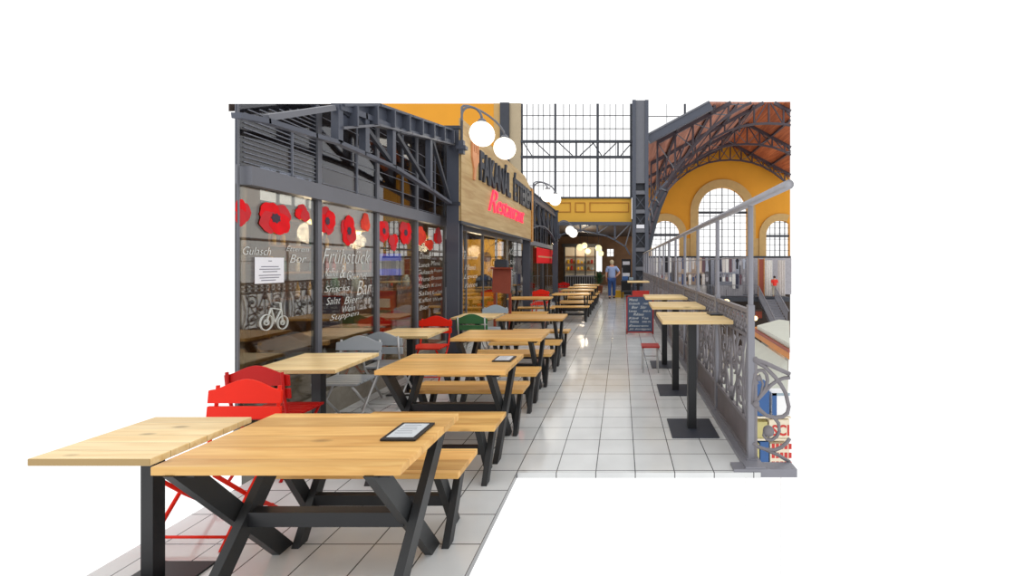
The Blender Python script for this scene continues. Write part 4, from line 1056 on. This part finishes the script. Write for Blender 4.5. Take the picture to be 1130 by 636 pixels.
# ------------------------------------------------------------------ far gallery with stalls
GZ = -1.1
struct('floor_gallery', MB().box(1.3,13.68,36.2,YH,GZ-.35,GZ), M['irondk'])
t = empty('gallery_railing', (7, 36.1, GZ), 'thin dark railing along the edge of the far gallery', 'railing')
part('top_rail', MB().box(1.3,11.1,36.22,36.28,GZ+.95,GZ+1.0), M['frame'], t); part('bottom_rail', MB().box(1.3,11.1,36.22,36.28,GZ+.1,GZ+.14), M['frame'], t)
bb = MB()
for k in range(82): bb.box(1.35+k*.12,1.365+k*.12,36.24,36.26,GZ+.14,GZ+.95)
part('balusters', bb, M['frame'], t)
rnd = random.Random(21)
for i in range(3):
    x0 = 1.6 + i*3.1; t = empty('market_stall', (x0+1.3, 38.2, GZ), ['stall with hanging goods below the left side window','stall with hanging goods left of the big arched window','stall with hanging goods under the big arched window','stall with hanging goods right of the big arched window'][i], 'market stall', 'stalls on the far gallery')
    for x in (x0, x0+2.6):
        for y in (37.3, 39.2): part('post', MB().box(x,x+.06,y,y+.06,GZ,2.2), M['frame'], t)
    part('hanging_rail', MB().box(x0,x0+2.66,37.3,37.36,2.08,2.14).box(x0,x0+2.66,37.3,37.36,.72,.77), M['frame'], t)
    part('counter', MB().box(x0+.1,x0+2.5,37.7,38.5,GZ,GZ+.9), CLOTH[[3,7,2,0][i]], t)
    part('back_panel', MB().box(x0,x0+2.66,39.2,39.24,GZ,2.1), CLOTH[[2,3,5,7][i]], t)
kinds = {}
def garment(kind):
    if kind == 'shirt': pl = [(-.1,0),(-.42,-.22),(-.34,-.4),(-.22,-.3),(-.24,-.95),(.24,-.95),(.22,-.3),(.34,-.4),(.42,-.22),(.1,0),(0,-.07)]
    elif kind == 'dress': pl = [(-.1,0),(-.2,-.05),(-.17,-.4),(-.34,-1.15),(.34,-1.15),(.17,-.4),(.2,-.05),(.1,0),(0,-.1)]
    elif kind == 'bag': pl = [(-.05,0),(-.18,-.25),(-.24,-.28),(-.22,-.62),(.22,-.62),(.24,-.28),(.18,-.25),(.05,0),(.03,-.05),(.14,-.26),(-.14,-.26),(-.03,-.05)]
    else: pl = [(-.3,0),(-.32,-.5),(-.29,-1.2),(0,-1.24),(.3,-1.2),(.31,-.5),(.3,0)]
    return MB().prism([(x,-.03,z) for x, z in pl], (0,.06,0))
gl = {'shirt':'shirt hanging on a rail of the far gallery stalls','dress':'dress hanging on a rail of the far gallery stalls','bag':'handbag hanging on a rail of the far gallery stalls','shawl':'embroidered shawl hanging on a rail of the far gallery stalls'}
nm_ = {0:'white',1:'slate',2:'grey',3:'tan',4:'plum',5:'pale blue',6:'black',7:'cream',8:'dark red',9:'navy'}
gm = {}
for i in range(3):
    x0 = 1.6 + i*3.1
    for row, zz in ((0, 2.075), (1, .715)):
        for k in range(9):
            kind = ('shirt','shawl','dress','bag')[rnd.randrange(4)] if row == 0 else ('shirt','bag','shawl','bag')[rnd.randrange(4)]
            ci = rnd.choice([0,0,0,7,7,2,2,6,6,1,3,5,5,4,8,9])
            if (kind, ci) not in gm:
                me = garment(kind).mesh(kind); me.materials.append(CLOTH[ci]); gm[(kind, ci)] = me
            o = bpy.data.objects.new('hanging_' + (kind if kind != 'bag' else 'handbag'), gm[(kind, ci)]); col.objects.link(o)
            o.location = (x0 + .2 + k*.283, 37.27, zz + .05); o.scale = (.32 if kind == 'shirt' else .4, 1, 1.0)
            tag(o, nm_[ci] + ' ' + gl[kind], {'shirt':'shirt','dress':'dress','bag':'handbag','shawl':'shawl'}[kind], nm_[ci] + ' ' + kind + ' goods on the far stalls')
# goods piled behind the near posts, seen between the railing posts
for i, (px, c) in enumerate([(848,(2)),(862,5)]):
    p = P(px, 300, 37.5)
    single('curtain', MB().prism([(p.x-.3+.6*k/12, 37.4+.05*math.sin(k*1.6), GZ+.02) for k in range(13)] + [(p.x+.3-.6*k/12, 37.46+.05*math.sin((12-k)*1.6), GZ+.02) for k in range(13)], (0,0,3.0)), CLOTH[[0,7][i]], ['white curtain of cloth hanging at the head of the stairs','cream curtain of cloth right of the red shirted person'][i], 'curtain')
p = P(840.5,303,37.2)
t = empty('narrow_door', (p.x, 37.3, GZ), 'narrow brown wooden door panel standing at the head of the stairs', 'door panel')
part('panel', MB().box(p.x-.2,p.x+.2,37.3,37.36,GZ,2.0), M['lectern'], t); part('trim', MB().box(p.x-.27,p.x-.2,37.28,37.36,GZ,2.1).box(p.x+.2,p.x+.27,37.28,37.36,GZ,2.1), M['edge'], t)
# ------------------------------------------------------------------ stairs down to the ground floor
t = empty('staircase', (12.3, 34.6, -5), 'open staircase with iron balustrades going down from the far gallery', 'staircase')
SXa, SXb = 11.15, 12.42; yt, zt_ = 36.2, GZ-.05; n = 20; run, rise = .3, .17
for k in range(n):
    y = yt - k*run; z = zt_ - (k+1)*rise
    part('tread', MB().box(SXa+.05, min(SXb, xlim(y-run)-.05), y-run, y+.03, z, z+.05).box(SXa+.05, min(SXb, xlim(y-run)-.05), y-run+.01, y-run+.03, z-.12, z), M['rail'], t)
yb_ = yt - n*run; zb_ = zt_ - n*rise
def stair_z(y): return zt_ - (yt-y)/run*rise
for sx, nm in ((SXa,'near'),(None,'far')):
    X = lambda y: SXa if sx is not None else min(SXb+.06, xlim(y)-.03)
    if sx is not None:
        part('balustrade', MB().bar((X(yt),yt,stair_z(yt)+.95),(X(yb_),yb_,stair_z(yb_)+.95),.07,.07), M['rail'], t); part('stringer', MB().bar((X(yt),yt,stair_z(yt)-.05),(X(yb_),yb_,stair_z(yb_)-.05),.08,.25), M['frame'], t)
        bb = MB()
        for k in range(56):
            y = yt - .05 - k*.105; bb.box(X(y)-.012,X(y)+.012,y-.012,y+.012,stair_z(y),stair_z(y)+.93)
        part('balusters', bb, M['rail'], t)
    else:
        ye = 33.2
        part('balustrade', MB().bar((12.46,yt,stair_z(yt)+.95),(12.46,ye,stair_z(ye)+.95),.07,.07), M['rail'], t)
        bb = MB()
        for k in range(26):
            y = yt - .05 - k*.11; bb.box(12.45,12.47,y-.012,y+.012,stair_z(y),stair_z(y)+.93)
        part('balusters', bb, M['rail'], t)
struct('floor_hall', MB().prism([(1.2,14.4,-5),(5.3,14.4,-5),(15.1,YH,-5),(1.2,YH,-5)], (0,0,-.2)), M['hallfloor'])
# kiosk roof just below, with orange fascia
t = empty('market_kiosk', (5.6, 15.5, -5), 'ground floor market kiosk with pale flat roof and orange fascia', 'kiosk')
poly = [(4.62,13.3),(5.0,13.25),(7.0,18.6),(6.75,19.6),(5.75,18.9)]
part('roof_box', MB().prism([(5.32,14.06,-1.09),(7.45,19.75,-1.09),(7.2,20.3,-1.09),(5.58,18.3,-1.09)], (0,0,.16)), M['canopy'], t)
part('fascia', MB().prism([(5.28,13.98,-1.42),(5.36,14.2,-1.42),(7.5,19.85,-1.42),(7.1,20.5,-1.42),(5.56,18.9,-1.42)], (0,0,.32)), M['fascia'], t)
part('fascia_edge', MB().prism([(5.22,13.9,-1.18),(5.28,13.95,-1.18),(5.58,18.9,-1.18),(5.5,18.95,-1.18)], (0,0,.1)), M['lectern'], t)
part('awning', MB().prism([(5.2,13.95,-1.45),(5.5,19.0,-1.45),(3.75,16.8,-2.75),(2.8,11.0,-2.65),(3.95,10.6,-2.3)], (0,0,-.03)), M['canopy'], t)
part('body', MB().prism([(4.2,14.2,-5),(5.3,14.2,-5),(7.2,19.9,-5),(5.0,18.6,-5)], (0,0,3.0)), M['creambox'], t)
# goods of a ground floor stall, seen through the near scrolls
YG = 9.0
def carton(x0, x1, y0, y1, m, name, lab, Y=YG, d=.35, sub=None):
    a = P(x0,y0,Y); b = P(x1,y1,Y)
    t = empty(name, ((a.x+b.x)/2, Y+d/2, b.z), lab, 'box')
    part('body', MB().box(a.x,b.x,Y,Y+d,b.z,a.z), M[m], t, bevel=.006)
    if sub: sub(t, a, b, Y)
    return t
def edgeb(t, a, b, Y): part('side_panel', MB().box(a.x,a.x+.09,Y-.012,Y,b.z,a.z), M['bluebox'], t); part('lid', MB().box(a.x,b.x,Y-.012,Y,a.z-.05,a.z), M['greyblue'], t)
def redtxt(t, a, b, Y):
    me = text_fit(text_mesh('SCI', 0, .03), (a.x+.05, Y-.004, b.z+.05), (1,0,0), (0,0,1), b.x-a.x-.06, (a.z-b.z)*.6)
    for v in me.vertices: v.co -= t.location
    link('print', me, M['redbox'], t)
def grid(t, a, b, Y):
    g = MB()
    for r_ in range(3):
        for k in range(5): g.box(a.x+.03+k*.085, a.x+.09+k*.085, Y-.006, Y, b.z+.05+r_*.18, b.z+.16+r_*.18)
    part('print', g, M['redbox'], t)
t = empty('goods_shelf', (3.05, 9.2, -5), 'ground floor shelf carrying cartons beyond the near scrolls', 'shelf')
zs_ = [P(840,459.8,YG).z, P(840,484.2,YG).z, P(840,518.5,YG).z]
for z in zs_: part('board', MB().box(2.6,3.42,YG-.02,YG+.45,z-.035,z-.001), M['creambox'], t)
for x in (2.62,3.36): part('upright', MB().box(x,x+.02,YG+.4,YG+.42,-5,zs_[0]), M['white'], t)
carton(852,871.5,434,459.5,'white','carton','white and blue carton on the top board of the ground floor shelf',sub=edgeb)
carton(836,849,424,459.5,'bluebox','carton','tall blue carton on the top board, behind the round scroll')
carton(849,871.5,463.5,484,'creambox','carton','cream carton with red letters on the middle board',sub=redtxt)
carton(835,847,466,484,'olive','carton','yellow carton on the middle board beside the scroll hub')
carton(850,871.5,490,518.3,'creambox','carton','cream carton printed with red squares on the lowest board',sub=grid)
carton(839,848.5,488,518.3,'bluebox','carton','dark blue carton on the lowest board')
carton(831,838,490,518.3,'olive','carton','pale yellow carton at the left end of the lowest board')
for i, (px, py) in enumerate([(801.5,334.5),(833.5,351.5)]):
    c = P(px,py,30)
    t = empty('hanging_globe', c, ['warm globe lamp under the far gallery, seen over the nearest bar table','warm globe lamp beside the staircase'][i], 'lamp', 'warm lamps on the ground floor')
    part('globe', MB().sphere(c,.16 if i else .26,12,8), M['bulb'], t, smooth=True); part('cord', MB().tube([c+Vector((0,0,.15)),c+Vector((0,0,.9))],.015,6), M['black'], t)
# dark ground floor stalls under the gallery
t = empty('market_kiosk', (7.2, 35, -5), 'dark wooden ground floor booth under the far gallery', 'kiosk')
part('body', MB().box(2.0,10.9,34.6,36,-5,-2.3), M['browndk'], t); part('fascia', MB().box(2.0,10.9,34.5,34.6,-2.6,-2.05), M['lectern'], t); part('roof', MB().box(1.9,11.0,34.4,36.1,-2.05,-1.95), M['browndk'], t)
# ================================================================== people
def figure(root, verts, edges, radii, name, m, rt=0):
    me = skin_mesh(verts, edges, radii, rt); return link(name, me, m, root)
# adult walking away, right hand on the hip
t = empty('person', (-.43, 20.5, 0), 'person in pale blue shirt and jeans walking away, hand on hip', 'person')
t.scale = (1.0,1.0,1.0)
V = [(0,0,.95),(0,0,1.12),(0,.01,1.3),(0,.01,1.44),(0,.02,1.53),(0,.03,1.62),(0,.03,1.72),          # 0-6 pelvis..crown
     (-.09,0,.9),(-.1,.05,.5),(-.1,-.06,.09),(-.1,.06,.035),                                        # 7-10 left leg
     (.09,0,.9),(.1,.12,.5),(.1,.14,.09),(.1,.27,.035),                                             # 11-14 right leg
     (-.19,.01,1.42),(-.25,-.02,1.16),(-.25,.06,.93),                                               # 15-17 left arm
     (.19,.01,1.42),(.36,-.06,1.2),(.2,-.04,1.02)]                                                  # 18-20 right arm
E = [(0,1),(1,2),(2,3),(3,4),(4,5),(5,6),(0,7),(7,8),(8,9),(9,10),(0,11),(11,12),(12,13),(13,14),(3,15),(15,16),(16,17),(3,18),(18,19),(19,20)]
Rr = [.11,.11,.13,.1,.055,.085,.075,.09,.06,.042,.045,.09,.06,.042,.045,.06,.045,.035,.06,.045,.035]
figure(t, V, E, Rr, 'body', M['skin'])
figure(t, [(0,0,.9),(0,0,1.1),(0,.01,1.3),(0,.01,1.44),(-.19,.01,1.43),(-.25,-.02,1.2),(.19,.01,1.43),(.34,-.05,1.22)], [(0,1),(1,2),(2,3),(3,4),(4,5),(3,6),(6,7)], [(.2,.16),(.18,.145),(.185,.145),.12,.08,.07,.08,.07], 'shirt', M['shirt'])
figure(t, [(0,0,.95),(-.09,0,.88),(-.1,.05,.5),(-.1,-.05,.1),(.09,0,.88),(.1,.12,.5),(.1,.14,.1)], [(0,1),(1,2),(2,3),(0,4),(4,5),(5,6)], [(.17,.14),.115,.085,.07,.115,.085,.07], 'trousers', M['jeans'])
part('hair', MB().sphere((0,.012,1.69),.105,14,10,(.92,1.0,.95)).sphere((0,-.02,1.64),.085,12,8), M['hair'], t, world=False, smooth=True)
for s, y in ((-1,0),(1,.2)):
    part('shoe', MB().sphere((.1*s,y+.02,.045),.075,12,8,(.7,1.75,.6)), M['shoe'], t, world=False, smooth=True)
for sx_, wr in ((-1,Vector((-.25,.06,.93))),(1,Vector((.2,-.04,1.02)))):
    hv = []; he = []; hr_ = []
    d = Vector((0,.15,-1)).normalized() if sx_ < 0 else Vector((-.75,.2,-.45)).normalized(); sd = Vector((0,1,0)) if sx_ < 0 else Vector((0,.6,.8))
    hv.append(tuple(wr)); hr_.append(.032); hv.append(tuple(wr+d*.07)); hr_.append(.036); he.append((0,1))
    for f, L in enumerate((.07,.085,.08,.065)):
        b = wr + d*.085 + sd*((f-1.5)*.022); i0 = len(hv); hv += [tuple(b), tuple(b+d*L*.55), tuple(b+d*L + Vector((-.02*sx_,0,0)))]; hr_ += [.011,.010,.008]; he += [(1,i0),(i0,i0+1),(i0+1,i0+2)]
    i0 = len(hv); hv += [tuple(wr+d*.03+sd*.035), tuple(wr+d*.07+sd*.06)]; hr_ += [.012,.01]; he += [(0,i0),(i0,i0+1)]
    figure(t, hv, he, hr_, 'hand', M['skin'])
# small figure in red at the stairs
fp = P(856, 333.5, 35.6)
k0 = round((yt-35.6)/run); fz_ = zt_ - (k0+1)*rise + .05
t = empty('person', (12.55, 36.5, GZ), 'person in a red top standing at the head of the far staircase', 'person')
V2 = [(x*.95, y, z*.97) for x, y, z in V]; V2[20] = (.25,.05,.93); V2[19] = (.27,-.02,1.15)
figure(t, V2, E, Rr, 'body', M['skin'])
figure(t, [(0,0,.86),(0,0,1.08),(0,.01,1.26),(0,.01,1.4),(-.19,.01,1.38),(-.24,-.02,1.14),(.19,.01,1.38),(.25,-.02,1.14)], [(0,1),(1,2),(2,3),(3,4),(4,5),(3,6),(6,7)], [(.2,.16),(.18,.15),(.19,.15),.12,.09,.08,.09,.08], 'top', M['redshirt'])
figure(t, [(0,0,.9),(-.09,0,.84),(-.1,.05,.48),(-.1,-.05,.1),(.09,0,.84),(.1,.1,.48),(.1,.12,.1)], [(0,1),(1,2),(2,3),(0,4),(4,5),(5,6)], [(.15,.13),.1,.08,.065,.1,.08,.065], 'trousers', M['khaki'])
part('hair', MB().sphere((0,.012,1.63),.105,12,8), M['hairdk'], t, world=False, smooth=True)
